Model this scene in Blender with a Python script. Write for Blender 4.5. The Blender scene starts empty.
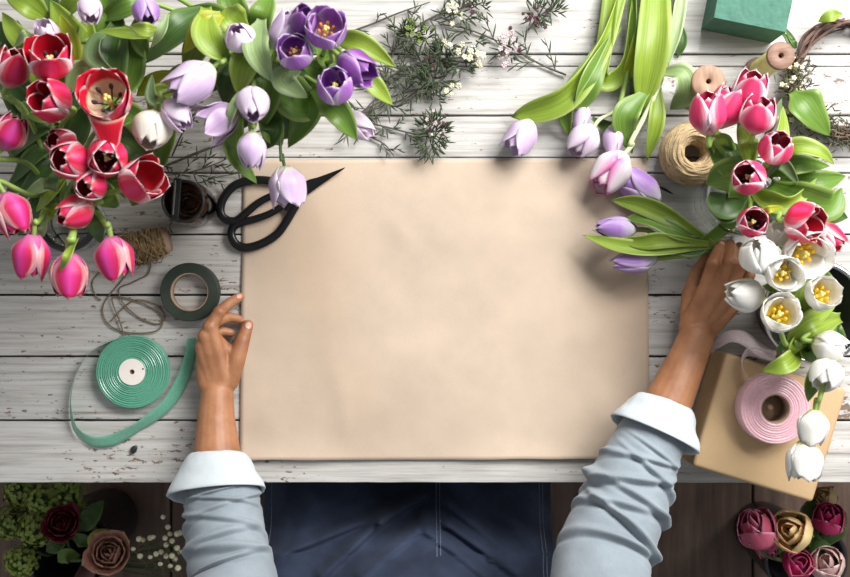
import bpy, math, random
from mathutils import Vector, Matrix, noise
R = math.radians
PI = math.pi
C = bpy.context.scene.collection
K, H, T = .0015, 1.5, .75          # metres per pixel on the table, camera height over the table, table height

def P(px, py, h=0.0):
    s = K * (H - h) / H
    return Vector(((px - 425) * s, (288.5 - py) * s, T + h))

def S(h):
    return K * (H - h) / H

def lerp(a, b, t): return a + (b - a) * t
def sstep(a, b, x):
    t = min(1, max(0, (x - a) / (b - a))); return t * t * (3 - 2 * t)

def cr(pts, n):
    """Catmull-Rom through pts, n samples; works on Vectors"""
    m = len(pts)
    if m == 2: return [pts[0].lerp(pts[1], i / (n - 1)) for i in range(n)]
    q = [pts[0] * 2 - pts[1]] + list(pts) + [pts[-1] * 2 - pts[-2]]
    out = []
    for i in range(n):
        t = i / (n - 1) * (m - 1); k = min(int(t), m - 2); f = t - k
        a, b, c, d = q[k], q[k + 1], q[k + 2], q[k + 3]
        out.append(.5 * ((2 * b) + (c - a) * f + (2 * a - 5 * b + 4 * c - d) * f * f + (3 * b - a - 3 * c + d) * f * f * f))
    return out

def interp(vals, t):
    m = len(vals) - 1
    x = min(max(t, 0), 1) * m; k = min(int(x), m - 1) if m else 0
    return vals[0] if m == 0 else lerp(vals[k], vals[k + 1], x - k)

# ------------------------------------------------------------------ mesh building
class MB:
    def __init__(s): s.v = []; s.f = []; s.uv = []; s.mi = []
    def add(s, co, uv=(0, 0)):
        s.v.append(Vector(co)); s.uv.append(uv); return len(s.v) - 1
    def face(s, *ix, m=0): s.f.append(ix); s.mi.append(m)
    def grid(s, fn, nu, nv, cu=False, cv=False, m=0, uvfn=None):
        base = len(s.v)
        for j in range(nv):
            for i in range(nu):
                u = i / (nu if cu else nu - 1); v = j / (nv if cv else nv - 1)
                s.add(fn(u, v), uvfn(u, v) if uvfn else (u, v))
        for j in range(nv if cv else nv - 1):
            for i in range(nu if cu else nu - 1):
                a = base + j * nu + i; b = base + j * nu + (i + 1) % nu
                c = base + ((j + 1) % nv) * nu + (i + 1) % nu; d = base + ((j + 1) % nv) * nu + i
                s.face(a, b, c, d, m=m)
        return base
    def tube(s, path, rad, n=8, caps=True, m=0, flat=1.0, up=None, closed=False):
        """sweep a circle (height scaled by flat) along path; rad = number, list or fn(t)"""
        L = len(path); rf = rad if callable(rad) else ((lambda t: rad) if not isinstance(rad, (list, tuple)) else (lambda t: interp(rad, t)))
        tang = []
        for i in range(L):
            if closed: d = path[(i + 1) % L] - path[i - 1]
            else: d = path[min(i + 1, L - 1)] - path[max(i - 1, 0)]
            tang.append(d.normalized() if d.length > 1e-12 else Vector((0, 0, 1)))
        t0 = tang[0]; ref = Vector(up) if up else (Vector((0, 0, 1)) if abs(t0.z) < .9 else Vector((1, 0, 0)))
        nrm = (ref - t0 * ref.dot(t0)).normalized()
        base = len(s.v); ln = 0
        for i in range(L):
            t = tang[i]
            if up:
                r = Vector(up); nn = r - t * r.dot(t)
                nrm = nn.normalized() if nn.length > 1e-6 else nrm
            else:
                nn = nrm - t * nrm.dot(t); nrm = nn.normalized() if nn.length > 1e-9 else nrm
            bi = t.cross(nrm)
            r = rf(i / max(1, L - 1))
            if i: ln += (path[i] - path[i - 1]).length
            for k in range(n):
                a = 2 * PI * k / n
                s.add(path[i] + nrm * (math.cos(a) * r * flat) + bi * (math.sin(a) * r), (k / n, ln))
        for i in range(L if closed else L - 1):
            for k in range(n):
                a = base + i * n + k; b = base + i * n + (k + 1) % n; j = (i + 1) % L
                s.face(a, b, base + j * n + (k + 1) % n, base + j * n + k, m=m)
        if caps and not closed:
            s.face(*[base + k for k in range(n)][::-1], m=m)
            s.face(*[base + (L - 1) * n + k for k in range(n)], m=m)
    def lathe(s, prof, n=32, o=Vector((0, 0, 0)), ax=Vector((0, 0, 1)), m=0, closed=False):
        """prof = [(r,z)...]; revolve about ax from o"""
        ax = ax.normalized(); ref = Vector((1, 0, 0)) if abs(ax.x) < .9 else Vector((0, 1, 0))
        e1 = (ref - ax * ref.dot(ax)).normalized(); e2 = ax.cross(e1)
        base = len(s.v); L = len(prof)
        for j, (r, z) in enumerate(prof):
            for i in range(n):
                a = 2 * PI * i / n
                s.add(o + ax * z + (e1 * math.cos(a) + e2 * math.sin(a)) * max(r, 1e-5), (i / n, j / max(1, L - 1)))
        for j in range(L if closed else L - 1):
            for i in range(n):
                k = (j + 1) % L
                s.face(base + j * n + i, base + j * n + (i + 1) % n, base + k * n + (i + 1) % n, base + k * n + i, m=m)
    def box(s, lo, hi, rot=0, o=Vector((0, 0, 0)), m=0):
        c, sn = math.cos(rot), math.sin(rot); b = len(s.v)
        for z in (lo[2], hi[2]):
            for x, y in ((lo[0], lo[1]), (hi[0], lo[1]), (hi[0], hi[1]), (lo[0], hi[1])):
                s.add(o + Vector((x * c - y * sn, x * sn + y * c, z)), (x, y))
        for q in ((3, 2, 1, 0), (4, 5, 6, 7), (0, 1, 5, 4), (1, 2, 6, 5), (2, 3, 7, 6), (3, 0, 4, 7)):
            s.face(*[b + i for i in q], m=m)
    def ball(s, c, r, n=10, sc=(1, 1, 1), m=0):
        c = Vector(c)
        def fn(u, v):
            a, b = 2 * PI * u, PI * (v - .5)
            return c + Vector((math.cos(a) * math.cos(b) * r * sc[0], math.sin(a) * math.cos(b) * r * sc[1], math.sin(b) * r * sc[2]))
        s.grid(fn, n, max(5, n // 2 + 1), cu=True, m=m)
    def capsule(s, a, b, ra, rb, n=14):
        """closed tapered capsule for the body"""
        a, b = Vector(a), Vector(b); d = b - a; L = d.length; d = d / L if L > 1e-9 else Vector((0, 0, 1))
        prof = []
        for i in range(5): t = PI / 2 * (1 - i / 4); prof.append((ra * math.cos(t), -ra * math.sin(t)))
        for i in range(5): t = PI / 2 * i / 4; prof.append((rb * math.cos(t), L + rb * math.sin(t)))
        s.lathe(prof, n, a, d)
    def build(s, name, mats, parent=None, smooth=True, solid=0, off=0, sub=0, bevel=0, minner=False, auto=None, kind=None):
        o0 = Vector(ORG.get(parent.name, (0, 0, 0))) if parent else Vector((0, 0, 0))
        me = bpy.data.meshes.new(name)
        me.from_pydata([tuple(v - o0) for v in s.v], [], s.f)
        if not isinstance(mats, (list, tuple)): mats = [mats]
        for mt in mats: me.materials.append(mt)
        uvl = me.uv_layers.new(name='UVMap')
        me.polygons.foreach_set('material_index', s.mi)
        flat = []
        for l in me.loops: flat.extend(s.uv[l.vertex_index])
        uvl.data.foreach_set('uv', flat)
        me.polygons.foreach_set('use_smooth', [smooth] * len(me.polygons))
        me.update()
        o = bpy.data.objects.new(name, me); C.objects.link(o)
        ORG[o.name] = tuple(o0)
        if parent: o.parent = parent
        if sub:
            md = o.modifiers.new('sub', 'SUBSURF'); md.levels = sub; md.render_levels = sub
        if solid:
            md = o.modifiers.new('solid', 'SOLIDIFY'); md.thickness = solid; md.offset = off
            if minner: md.material_offset = 1
        if bevel:
            md = o.modifiers.new('bev', 'BEVEL'); md.width = bevel; md.segments = 3; md.limit_method = 'ANGLE'
        if kind: o['kind'] = kind
        return o
ORG = {}

def tag(o, label, cat, group=None, kind=None):
    o['label'] = label; o['category'] = cat
    if group: o['group'] = group
    if kind: o['kind'] = kind
    return o

def empty(name, loc, label, cat, group=None):
    o = bpy.data.objects.new(name, None); C.objects.link(o); o.location = loc; o.empty_display_size = .02
    ORG[o.name] = tuple(loc)
    return tag(o, label, cat, group)

# ------------------------------------------------------------------ materials
def nt(name):
    m = bpy.data.materials.new(name); m.use_nodes = True
    t = m.node_tree; b = t.nodes['Principled BSDF']
    return m, t, b
def N(t, ty, **kw):
    n = t.nodes.new(ty)
    for k, v in kw.items(): setattr(n, k, v)
    return n
def ramp(t, fac, stops, interp='LINEAR'):
    n = N(t, 'ShaderNodeValToRGB'); n.color_ramp.interpolation = interp
    e = n.color_ramp.elements
    while len(e) < len(stops): e.new(.5)
    for x, (p, c) in zip(e, stops): x.position = p; x.color = (*c, 1)
    t.links.new(fac, n.inputs[0]); return n.outputs[0]
def mth(t, op, a, b=None, clamp=False):
    n = N(t, 'ShaderNodeMath', operation=op, use_clamp=clamp)
    for i, x in enumerate((a, b)):
        if x is None: continue
        if isinstance(x, (int, float)): n.inputs[i].default_value = x
        else: t.links.new(x, n.inputs[i])
    return n.outputs[0]
def mix(t, fac, a, b, mode='MIX'):
    n = N(t, 'ShaderNodeMix', data_type='RGBA', blend_type=mode)
    for i, x in ((0, fac), (6, a), (7, b)):
        if isinstance(x, (int, float)): n.inputs[i].default_value = x
        elif isinstance(x, (tuple, list)): n.inputs[i].default_value = (*x, 1)
        else: t.links.new(x, n.inputs[i])
    return n.outputs[2]
def coords(t, kind='Object', scale=(1, 1, 1), rot=(0, 0, 0)):
    tc = N(t, 'ShaderNodeTexCoord'); mp = N(t, 'ShaderNodeMapping')
    mp.inputs['Scale'].default_value = scale; mp.inputs['Rotation'].default_value = rot
    t.links.new(tc.outputs[kind], mp.inputs[0]); return mp.outputs[0]
def nz(t, co, scale, detail=4, rough=.55):
    n = N(t, 'ShaderNodeTexNoise'); n.inputs['Scale'].default_value = scale
    n.inputs['Detail'].default_value = detail; n.inputs['Roughness'].default_value = rough
    t.links.new(co, n.inputs['Vector']); return n.outputs['Fac']
def bump(t, b, hgt, strength=.3, dist=.001):
    n = N(t, 'ShaderNodeBump'); n.inputs['Strength'].default_value = strength; n.inputs['Distance'].default_value = dist
    t.links.new(hgt, n.inputs['Height']); t.links.new(n.outputs[0], b.inputs['Normal'])

def simple(name, col, rough=.5, var=.12, scale=40, metal=0, bmp=0, spec=.5, stretch=(1, 1, 1), sheen=0, coat=0):
    m, t, b = nt(name)
    n = nz(t, coords(t, 'Object', stretch), scale)
    lo = tuple(c * (1 - var) for c in col); hi = tuple(min(1, c * (1 + var)) for c in col)
    t.links.new(ramp(t, n, [(.3, lo), (.7, hi)]), b.inputs['Base Color'])
    b.inputs['Roughness'].default_value = rough; b.inputs['Metallic'].default_value = metal
    b.inputs['Specular IOR Level'].default_value = spec
    b.inputs['Sheen Weight'].default_value = sheen; b.inputs['Coat Weight'].default_value = coat
    if bmp: bump(t, b, n, bmp, .001)
    return m

def translucent(t, b, col, amt):
    tr = N(t, 'ShaderNodeBsdfTranslucent'); mx = N(t, 'ShaderNodeMixShader'); mx.inputs[0].default_value = amt
    t.links.new(col, tr.inputs[0]); out = t.nodes['Material Output']
    t.links.new(b.outputs[0], mx.inputs[1]); t.links.new(tr.outputs[0], mx.inputs[2]); t.links.new(mx.outputs[0], out.inputs[0])

def petal(name, stops, base, b0=.05, b1=.3, tip=.78, vein=.18, rough=.42, tr=.22):
    """stops: colours from the petal's middle line (0) to its margin (1); base: colour at its foot"""
    m, t, b = nt(name)
    tc = N(t, 'ShaderNodeTexCoord'); sp = N(t, 'ShaderNodeSeparateXYZ'); t.links.new(tc.outputs['UV'], sp.inputs[0])
    u, v = sp.outputs[0], sp.outputs[1]
    e = mth(t, 'MULTIPLY', mth(t, 'ABSOLUTE', mth(t, 'SUBTRACT', u, .5)), 2)
    tp = mth(t, 'DIVIDE', mth(t, 'SUBTRACT', v, tip), 1 - tip)
    vec = N(t, 'ShaderNodeCombineXYZ'); t.links.new(mth(t, 'MULTIPLY', u, 16), vec.inputs[0]); t.links.new(mth(t, 'MULTIPLY', v, 2.2), vec.inputs[1])
    oi = N(t, 'ShaderNodeObjectInfo'); t.links.new(mth(t, 'MULTIPLY', oi.outputs['Random'], 40), vec.inputs[2])
    n = nz(t, vec.outputs[0], 1.0, 3)
    f = mth(t, 'ADD', mth(t, 'MAXIMUM', e, tp, True), mth(t, 'MULTIPLY', mth(t, 'SUBTRACT', n, .5), .45), True)
    c = ramp(t, f, stops)
    bf = ramp(t, v, [(b0, (1, 1, 1)), (b1, (0, 0, 0))])
    c = mix(t, bf, c, base)
    c = mix(t, vein, c, ramp(t, n, [(.35, (.45, .45, .45)), (.65, (1, 1, 1))]), 'MULTIPLY')
    t.links.new(c, b.inputs['Base Color']); b.inputs['Roughness'].default_value = rough
    b.inputs['Specular IOR Level'].default_value = .4
    bump(t, b, n, .25, .0008)
    translucent(t, b, c, tr)
    return m

def leafmat(name, col, edge, tr=.3, rough=.38):
    m, t, b = nt(name)
    tc = N(t, 'ShaderNodeTexCoord'); sp = N(t, 'ShaderNodeSeparateXYZ'); t.links.new(tc.outputs['UV'], sp.inputs[0])
    u, v = sp.outputs[0], sp.outputs[1]
    vec = N(t, 'ShaderNodeCombineXYZ'); t.links.new(mth(t, 'MULTIPLY', u, 26), vec.inputs[0]); t.links.new(mth(t, 'MULTIPLY', v, 1.5), vec.inputs[1])
    oi = N(t, 'ShaderNodeObjectInfo'); t.links.new(mth(t, 'MULTIPLY', oi.outputs['Random'], 60), vec.inputs[2])
    n = nz(t, vec.outputs[0], 1.0, 3)
    e = mth(t, 'MULTIPLY', mth(t, 'ABSOLUTE', mth(t, 'SUBTRACT', u, .5)), 2)
    c = ramp(t, n, [(.25, tuple(x * .6 for x in col)), (.55, col), (.8, tuple(min(1, x * 1.3) for x in col))])
    c = mix(t, ramp(t, e, [(.72, (0, 0, 0)), (1, (.75, .75, .75))]), c, edge)
    big = nz(t, coords(t, 'Object'), 14, 2)
    c = mix(t, .5, c, ramp(t, big, [(.3, (.6, .7, .5)), (.65, (1.0, 1.0, 1.0))]), 'MULTIPLY')
    t.links.new(c, b.inputs['Base Color']); b.inputs['Roughness'].default_value = rough
    bump(t, b, n, .35, .001)
    translucent(t, b, c, tr)
    return m

M = {}
M['p_red'] = petal('petal_red', [(0, (.86, .05, .20)), (.38, (.72, .012, .06)), (.66, (.76, .10, .16)), (.9, (.95, .74, .76))], (.80, .40, .36), tip=.80)
M['p_red_in'] = petal('petal_red_inner', [(0, (.50, .004, .02)), (.8, (.58, .008, .03)), (1, (.9, .55, .55))], (.10, .02, .02), b0=.1, b1=.3)
M['p_cream_in'] = petal('petal_red_cream_inner', [(0, (.66, .006, .03)), (.85, (.70, .01, .04)), (1, (.9, .6, .6))], (.93, .72, .50), b0=.42, b1=.56)
M['p_mag'] = petal('petal_magenta', [(0, (.84, .07, .42)), (.26, (.74, .03, .22)), (.55, (.62, .016, .07)), (.94, (.92, .56, .58))], (.78, .18, .42), tip=.82, vein=.32, rough=.5)
M['p_rose'] = petal('petal_rose_pink', [(0, (.86, .06, .20)), (.45, (.80, .04, .15)), (.68, (.86, .26, .36)), (.9, (.96, .76, .82))], (.92, .55, .55), tip=.80)
M['p_rose_in'] = petal('petal_rose_inner', [(0, (.42, .01, .04)), (.8, (.6, .05, .12)), (1, (.92, .6, .7))], (.06, .01, .02), b0=.1, b1=.35)
M['p_lilac'] = petal('petal_lilac', [(0, (.68, .50, .75)), (.55, (.74, .58, .80)), (1, (.88, .78, .90))], (.80, .82, .62), b0=.02, b1=.2)
M['p_pale'] = petal('petal_pale_lilac', [(0, (.82, .70, .84)), (.5, (.85, .74, .86)), (1, (.80, .60, .80))], (.9, .9, .76), b0=.02, b1=.25)
M['p_mauve'] = petal('petal_mauve', [(0, (.42, .28, .46)), (.6, (.52, .38, .56)), (1, (.66, .54, .70))], (.5, .5, .35), b0=.02, b1=.2)
M['p_viol'] = petal('petal_violet', [(0, (.42, .14, .58)), (.55, (.52, .24, .68)), (1, (.84, .70, .90))], (.75, .68, .80), b0=.03, b1=.25)
M['p_viol_in'] = petal('petal_violet_inner', [(0, (.28, .06, .44)), (.7, (.42, .15, .58)), (1, (.80, .62, .86))], (.30, .14, .16), b0=.04, b1=.2)
M['p_deep'] = petal('petal_deep_violet', [(0, (.17, .05, .24)), (.55, (.27, .08, .38)), (1, (.55, .36, .62))], (.4, .3, .4), b0=.03, b1=.25)
M['p_purp'] = petal('petal_purple', [(0, (.42, .22, .60)), (.5, (.50, .30, .68)), (1, (.68, .54, .78))], (.80, .78, .84), b0=.05, b1=.45)
M['p_white'] = petal('petal_white', [(0, (.94, .93, .88)), (.6, (.96, .95, .92)), (1, (.97, .965, .95))], (.84, .83, .56), b0=.02, b1=.25, vein=.05, tr=.42)
M['p_white_in'] = petal('petal_white_inner', [(0, (.92, .91, .85)), (1, (.95, .94, .92))], (.85, .62, .06), b0=.16, b1=.34, vein=.06)
M['p_cream'] = petal('petal_cream', [(0, (.86, .80, .66)), (.6, (.90, .86, .78)), (1, (.94, .92, .88))], (.8, .76, .5), vein=.1)
M['p_flame'] = petal('petal_white_magenta', [(0, (.94, .88, .91)), (.5, (.93, .80, .87)), (.8, (.85, .38, .62)), (1, (.78, .12, .42))], (.94, .93, .84), tip=.7)
M['r_dark'] = petal('rose_dark_red', [(0, (.13, .006, .016)), (.8, (.17, .01, .022)), (1, (.24, .03, .05))], (.06, .01, .01))
M['r_dusty'] = petal('rose_dusty', [(0, (.55, .24, .20)), (.7, (.60, .32, .24)), (1, (.66, .42, .26))], (.35, .12, .1))
M['r_yellow'] = petal('rose_yellow', [(0, (.92, .74, .36)), (.7, (.92, .70, .36)), (1, (.86, .50, .28))], (.92, .76, .36), vein=.08)
M['r_pink'] = petal('rose_pink', [(0, (.62, .10, .18)), (.7, (.68, .16, .26)), (1, (.80, .32, .48))], (.5, .3, .2))
M['r_mag'] = petal('rose_magenta', [(0, (.50, .02, .12)), (.7, (.58, .04, .16)), (1, (.72, .18, .32))], (.4, .05, .1))
M['r_pale'] = petal('rose_pale_pink', [(0, (.80, .52, .50)), (1, (.86, .66, .62))], (.7, .45, .4))
M['l_mid'] = leafmat('leaf_mid', (.17, .31, .045), (.40, .52, .16))
M['l_brt'] = leafmat('leaf_bright', (.36, .50, .06), (.58, .68, .22), tr=.38)
M['l_yel'] = leafmat('leaf_yellow_green', (.52, .56, .03), (.62, .66, .12), tr=.42)
M['l_drk'] = leafmat('leaf_dark', (.07, .15, .03), (.20, .30, .09), tr=.22)
M['l_pal'] = leafmat('leaf_pale', (.40, .54, .24), (.62, .70, .46), tr=.35)
M['l_gry'] = leafmat('leaf_grey_green', (.15, .24, .10), (.28, .36, .2), tr=.25)
M['stem'] = simple('stem_green', (.24, .36, .08), .45, .2, 30)
M['stem_pale'] = simple('stem_pale', (.58, .66, .36), .45, .12, 30)
M['stem_dark'] = simple('stem_dark', (.06, .11, .03), .5, .2, 30)
M['pistil'] = simple('pistil_yellow', (.72, .62, .18), .6, .2, 80)
M['anther_y'] = simple('anther_yellow', (.80, .50, .02), .8, .2, 200)
M['anther_d'] = simple('anther_dark', (.03, .012, .015), .8, .2, 200)
M['anther_o'] = simple('anther_orange', (.62, .22, .05), .8, .2, 200)
M['twig'] = simple('twig_grey', (.075, .07, .055), .8, .3, 60)
M['needle'] = simple('needle_green', (.045, .068, .028), .6, .4, 60)
M['needle_b'] = simple('needle_bright', (.18, .24, .05), .6, .4, 60)
M['blossom'] = simple('blossom_cream', (.74, .70, .50), .6, .1, 90)
M['blossom_p'] = simple('blossom_pink', (.62, .50, .52), .6, .2, 90)
M['blossom_d'] = simple('bud_dark', (.10, .04, .05), .6, .3, 90)
M['black'] = simple('black_steel', (.006, .006, .0065), .30, .2, 40, spec=.35)
M['blackp'] = simple('black_plastic', (.02, .02, .022), .35, .2, 30)
M['chrome'] = simple('steel', (.6, .6, .62), .2, .05, 30, metal=1)
M['foam'] = simple('foam_green', (.062, .165, .122), .9, .14, 60, bmp=.6)
M['tape'] = simple('tape_dark_green', (.018, .030, .018), .55, .2, 60)
M['card'] = simple('cardboard', (.36, .25, .17), .8, .12, 60)
M['label'] = simple('paper_label', (.80, .74, .68), .8, .04, 60)
M['yarn'] = simple('thread_yellow', (.86, .79, .34), .7, .1, 90)
M['bark'] = simple('twig_bark', (.13, .075, .06), .85, .4, 70, bmp=.6)
M['moss'] = simple('moss', (.10, .10, .05), .9, .4, 70)
M['nail'] = simple('fingernail', (.62, .34, .27), .3, .05, 40)
M['hair'] = simple('hair_black', (.01, .008, .007), .45, .3, 60)
M['shoe'] = simple('shoe_leather', (.03, .02, .015), .5, .2, 30)
M['eye'] = simple('eye_white', (.8, .78, .75), .2, .03, 30)

def twinemat(name, col, sc=900):
    m, t, b = nt(name)
    tc = N(t, 'ShaderNodeTexCoord'); sp = N(t, 'ShaderNodeSeparateXYZ'); t.links.new(tc.outputs['UV'], sp.inputs[0])
    ph = mth(t, 'ADD', mth(t, 'MULTIPLY', sp.outputs[1], sc * 2), mth(t, 'MULTIPLY', sp.outputs[0], 4 * PI))
    w = mth(t, 'ADD', mth(t, 'MULTIPLY', mth(t, 'SINE', ph), .5), .5)
    n = nz(t, coords(t, 'Object'), 120, 3)
    c = ramp(t, n, [(.25, tuple(x * .6 for x in col)), (.6, col), (.85, tuple(min(1, x * 1.35) for x in col))])
    c = mix(t, .35, c, ramp(t, w, [(0, (.5, .5, .5)), (.6, (1, 1, 1))]), 'MULTIPLY')
    t.links.new(c, b.inputs['Base Color']); b.inputs['Roughness'].default_value = .9
    bump(t, b, w, .5, .0006); return m
M['twine'] = twinemat('twine', (.58, .43, .24))
M['twine_d'] = twinemat('twine_brown', (.36, .24, .11))
M['twine_g'] = simple('twine_thread', (.16, .12, .07), .9, .3, 80)

def glassmat(name, col, rough=.02, ior=1.45):
    m, t, b = nt(name)
    b.inputs['Base Color'].default_value = (*col, 1); b.inputs['Transmission Weight'].default_value = 1
    b.inputs['Roughness'].default_value = rough; b.inputs['IOR'].default_value = ior
    return m
M['glass'] = glassmat('clear_glass', (.97, .985, .98))
M['amber'] = glassmat('amber_glass', (.42, .17, .05), .03)
M['water'] = glassmat('water', (.96, .98, .96), 0, 1.33)

def woodtop():
    m, t, b = nt('weathered_white_paint')
    tc = N(t, 'ShaderNodeTexCoord')
    pl = N(t, 'ShaderNodeAttribute'); pl.attribute_name = 'UVMap'       # u,v hold each plank's offset
    add = N(t, 'ShaderNodeVectorMath', operation='ADD'); t.links.new(tc.outputs['Object'], add.inputs[0]); t.links.new(pl.outputs['Vector'], add.inputs[1])
    def mp(sc):
        n = N(t, 'ShaderNodeMapping'); n.inputs['Scale'].default_value = sc; t.links.new(add.outputs[0], n.inputs[0]); return n.outputs[0]
    grain = nz(t, mp((5, 130, 40)), 1.0, 6, .65)
    fine = nz(t, mp((16, 520, 90)), 1.0, 4, .6)
    patch = nz(t, mp((7, 11, 7)), 1.0, 5, .6)
    chip = nz(t, mp((70, 170, 90)), 1.0, 5, .62)
    paint = ramp(t, grain, [(.27, (.235, .21, .185)), (.40, (.42, .405, .38)), (.53, (.53, .522, .505)), (.8, (.62, .615, .60))])
    paint = mix(t, .55, paint, ramp(t, patch, [(.25, (.66, .64, .615)), (.65, (1, 1, 1))]), 'MULTIPLY')
    wood = ramp(t, grain, [(.3, (.10, .06, .045)), (.7, (.26, .19, .14))])
    # chips: where the chip noise passes a level that the patch noise and a worn region lower
    sx = N(t, 'ShaderNodeSeparateXYZ'); t.links.new(tc.outputs['Object'], sx.inputs[0])
    worn = nz(t, mp((3.1, 5.2, 3)), 1.0, 3, .5)
    ax = mth(t, 'MULTIPLY', mth(t, 'ADD', sx.outputs[0], .46), 3.2); ay = mth(t, 'MULTIPLY', mth(t, 'ADD', sx.outputs[1], .18), 5.0)
    reg = mth(t, 'POWER', 2.718, mth(t, 'MULTIPLY', mth(t, 'ADD', mth(t, 'MULTIPLY', ax, ax), mth(t, 'MULTIPLY', ay, ay)), -1))   # most-used end of the bench
    lvl = mth(t, 'ADD', chip, mth(t, 'MULTIPLY', mth(t, 'SUBTRACT', worn, .5), .62))
    lvl = mth(t, 'ADD', lvl, mth(t, 'MULTIPLY', reg, .085))
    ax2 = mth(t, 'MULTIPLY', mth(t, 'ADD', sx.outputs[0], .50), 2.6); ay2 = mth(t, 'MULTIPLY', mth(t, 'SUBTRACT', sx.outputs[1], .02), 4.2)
    worn_shade = mth(t, 'POWER', 2.718, mth(t, 'MULTIPLY', mth(t, 'ADD', mth(t, 'MULTIPLY', ax2, ax2), mth(t, 'MULTIPLY', ay2, ay2)), -1))
    bare = mth(t, 'ADD', mth(t, 'MULTIPLY', worn_shade, .60), mth(t, 'SUBTRACT', patch, .5), True)  # left boards greyed: thin worn paint, plus shading put into the colour
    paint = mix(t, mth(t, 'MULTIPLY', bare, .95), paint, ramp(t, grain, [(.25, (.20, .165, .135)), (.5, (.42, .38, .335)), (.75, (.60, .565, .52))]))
    cf = ramp(t, lvl, [(.655, (0, 0, 0)), (.70, (1, 1, 1))])
    c = mix(t, cf, paint, wood)
    lf = ramp(t, fine, [(.27, (1, 1, 1)), (.34, (0, 0, 0))])
    c = mix(t, mth(t, 'MULTIPLY', lf, .55), c, (.25, .21, .18))
    t.links.new(c, b.inputs['Base Color']); b.inputs['Roughness'].default_value = .62
    b.inputs['Specular IOR Level'].default_value = .35
    hgt = mth(t, 'SUBTRACT', mth(t, 'ADD', mth(t, 'MULTIPLY', grain, .6), mth(t, 'MULTIPLY', fine, .3)), mth(t, 'MULTIPLY', cf, .35))
    bump(t, b, hgt, .55, .0012)
    return m
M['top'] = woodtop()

def darkwood():
    m, t, b = nt('dark_floor_wood')
    tc = N(t, 'ShaderNodeTexCoord'); pl = N(t, 'ShaderNodeAttribute'); pl.attribute_name = 'UVMap'
    add = N(t, 'ShaderNodeVectorMath', operation='ADD'); t.links.new(tc.outputs['Object'], add.inputs[0]); t.links.new(pl.outputs['Vector'], add.inputs[1])
    mp = N(t, 'ShaderNodeMapping'); mp.inputs['Scale'].default_value = (42, 3.2, 20); t.links.new(add.outputs[0], mp.inputs[0])
    g = nz(t, mp.outputs[0], 1, 6, .65)
    p = nz(t, add.outputs[0], 9, 4)
    c = ramp(t, g, [(.25, (.045, .026, .018)), (.55, (.135, .080, .056)), (.8, (.23, .15, .11))])
    c = mix(t, .6, c, ramp(t, p, [(.3, (.5, .48, .46)), (.7, (1, 1, 1))]), 'MULTIPLY')
    t.links.new(c, b.inputs['Base Color']); b.inputs['Roughness'].default_value = .6
    bump(t, b, g, .5, .002); return m
M['floor'] = darkwood()

def kraft(name, col, blot=.10, bmp=.25):
    m, t, b = nt(name)
    co = coords(t)
    fib = nz(t, coords(t, 'Object', (1, 3, 1)), 420, 4, .7)
    big = nz(t, co, 7, 4, .6)
    c = ramp(t, big, [(.3, tuple(x * (1 - blot) for x in col)), (.68, tuple(min(1, x * (1 + blot * .5)) for x in col))])
    c = mix(t, .35, c, ramp(t, fib, [(.3, (.74, .70, .66)), (.65, (1, 1, 1))]), 'MULTIPLY')
    if name == 'kraft_paper':                        # old damp stains in the sheet
        sx = N(t, 'ShaderNodeSeparateXYZ'); t.links.new(co, sx.inputs[0])
        for (x0, y0, kx, ky, am) in ((-.20, .10, 12, 9, .30), (-.155, -.04, 22, 8, .16), (.31, -.02, 14, 9, .18), (-.10, -.19, 20, 11, .12)):
            a1 = mth(t, 'MULTIPLY', mth(t, 'SUBTRACT', sx.outputs[0], x0), kx); a2 = mth(t, 'MULTIPLY', mth(t, 'SUBTRACT', sx.outputs[1], y0), ky)
            g = mth(t, 'POWER', 2.718, mth(t, 'MULTIPLY', mth(t, 'ADD', mth(t, 'MULTIPLY', a1, a1), mth(t, 'MULTIPLY', a2, a2)), -1))
            c = mix(t, mth(t, 'MULTIPLY', mth(t, 'MULTIPLY', g, big), am * 2), c, (.36, .22, .11))
    t.links.new(c, b.inputs['Base Color']); b.inputs['Roughness'].default_value = .72
    b.inputs['Specular IOR Level'].default_value = .3
    bump(t, b, mth(t, 'ADD', fib, mth(t, 'MULTIPLY', big, 2)), bmp, .0006); return m
M['kraft'] = kraft('kraft_paper', (.54, .435, .34), .14, .5)
M['kraft_box'] = kraft('kraft_wrap', (.52, .36, .20))
M['wrap_pink'] = kraft('wrap_pink', (.22, .11, .12), .2)

def ribbonmat(name, col, alpha=1.0, rough=.3):
    m, t, b = nt(name)
    n = nz(t, coords(t, 'Object'), 300, 2)
    c = ramp(t, n, [(.3, tuple(x * .88 for x in col)), (.7, tuple(min(1, x * 1.08) for x in col))])
    t.links.new(c, b.inputs['Base Color']); b.inputs['Roughness'].default_value = rough
    b.inputs['Sheen Weight'].default_value = .3; b.inputs['Specular IOR Level'].default_value = .6
    if alpha < 1: b.inputs['Alpha'].default_value = alpha
    return m
M['rib_g'] = ribbonmat('ribbon_green', (.095, .33, .22), 1.0, .22)
M['rib_gs'] = ribbonmat('ribbon_green_sheer', (.16, .46, .32), .72)
M['rib_p'] = ribbonmat('ribbon_pink', (.78, .46, .52))
M['rib_ps'] = ribbonmat('ribbon_pink_sheer', (.80, .66, .68), .72)

def woodspool():
    m, t, b = nt('pale_wood')
    g = nz(t, coords(t, 'Object', (30, 6, 30)), 6, 5)
    t.links.new(ramp(t, g, [(.3, (.24, .14, .085)), (.7, (.38, .235, .145))]), b.inputs['Base Color']); b.inputs['Roughness'].default_value = .6
    return m
M['spool'] = woodspool()
M['spool_d'] = simple('dark_wood', (.22, .12, .08), .6, .25, 60, stretch=(1, 5, 1))

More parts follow.
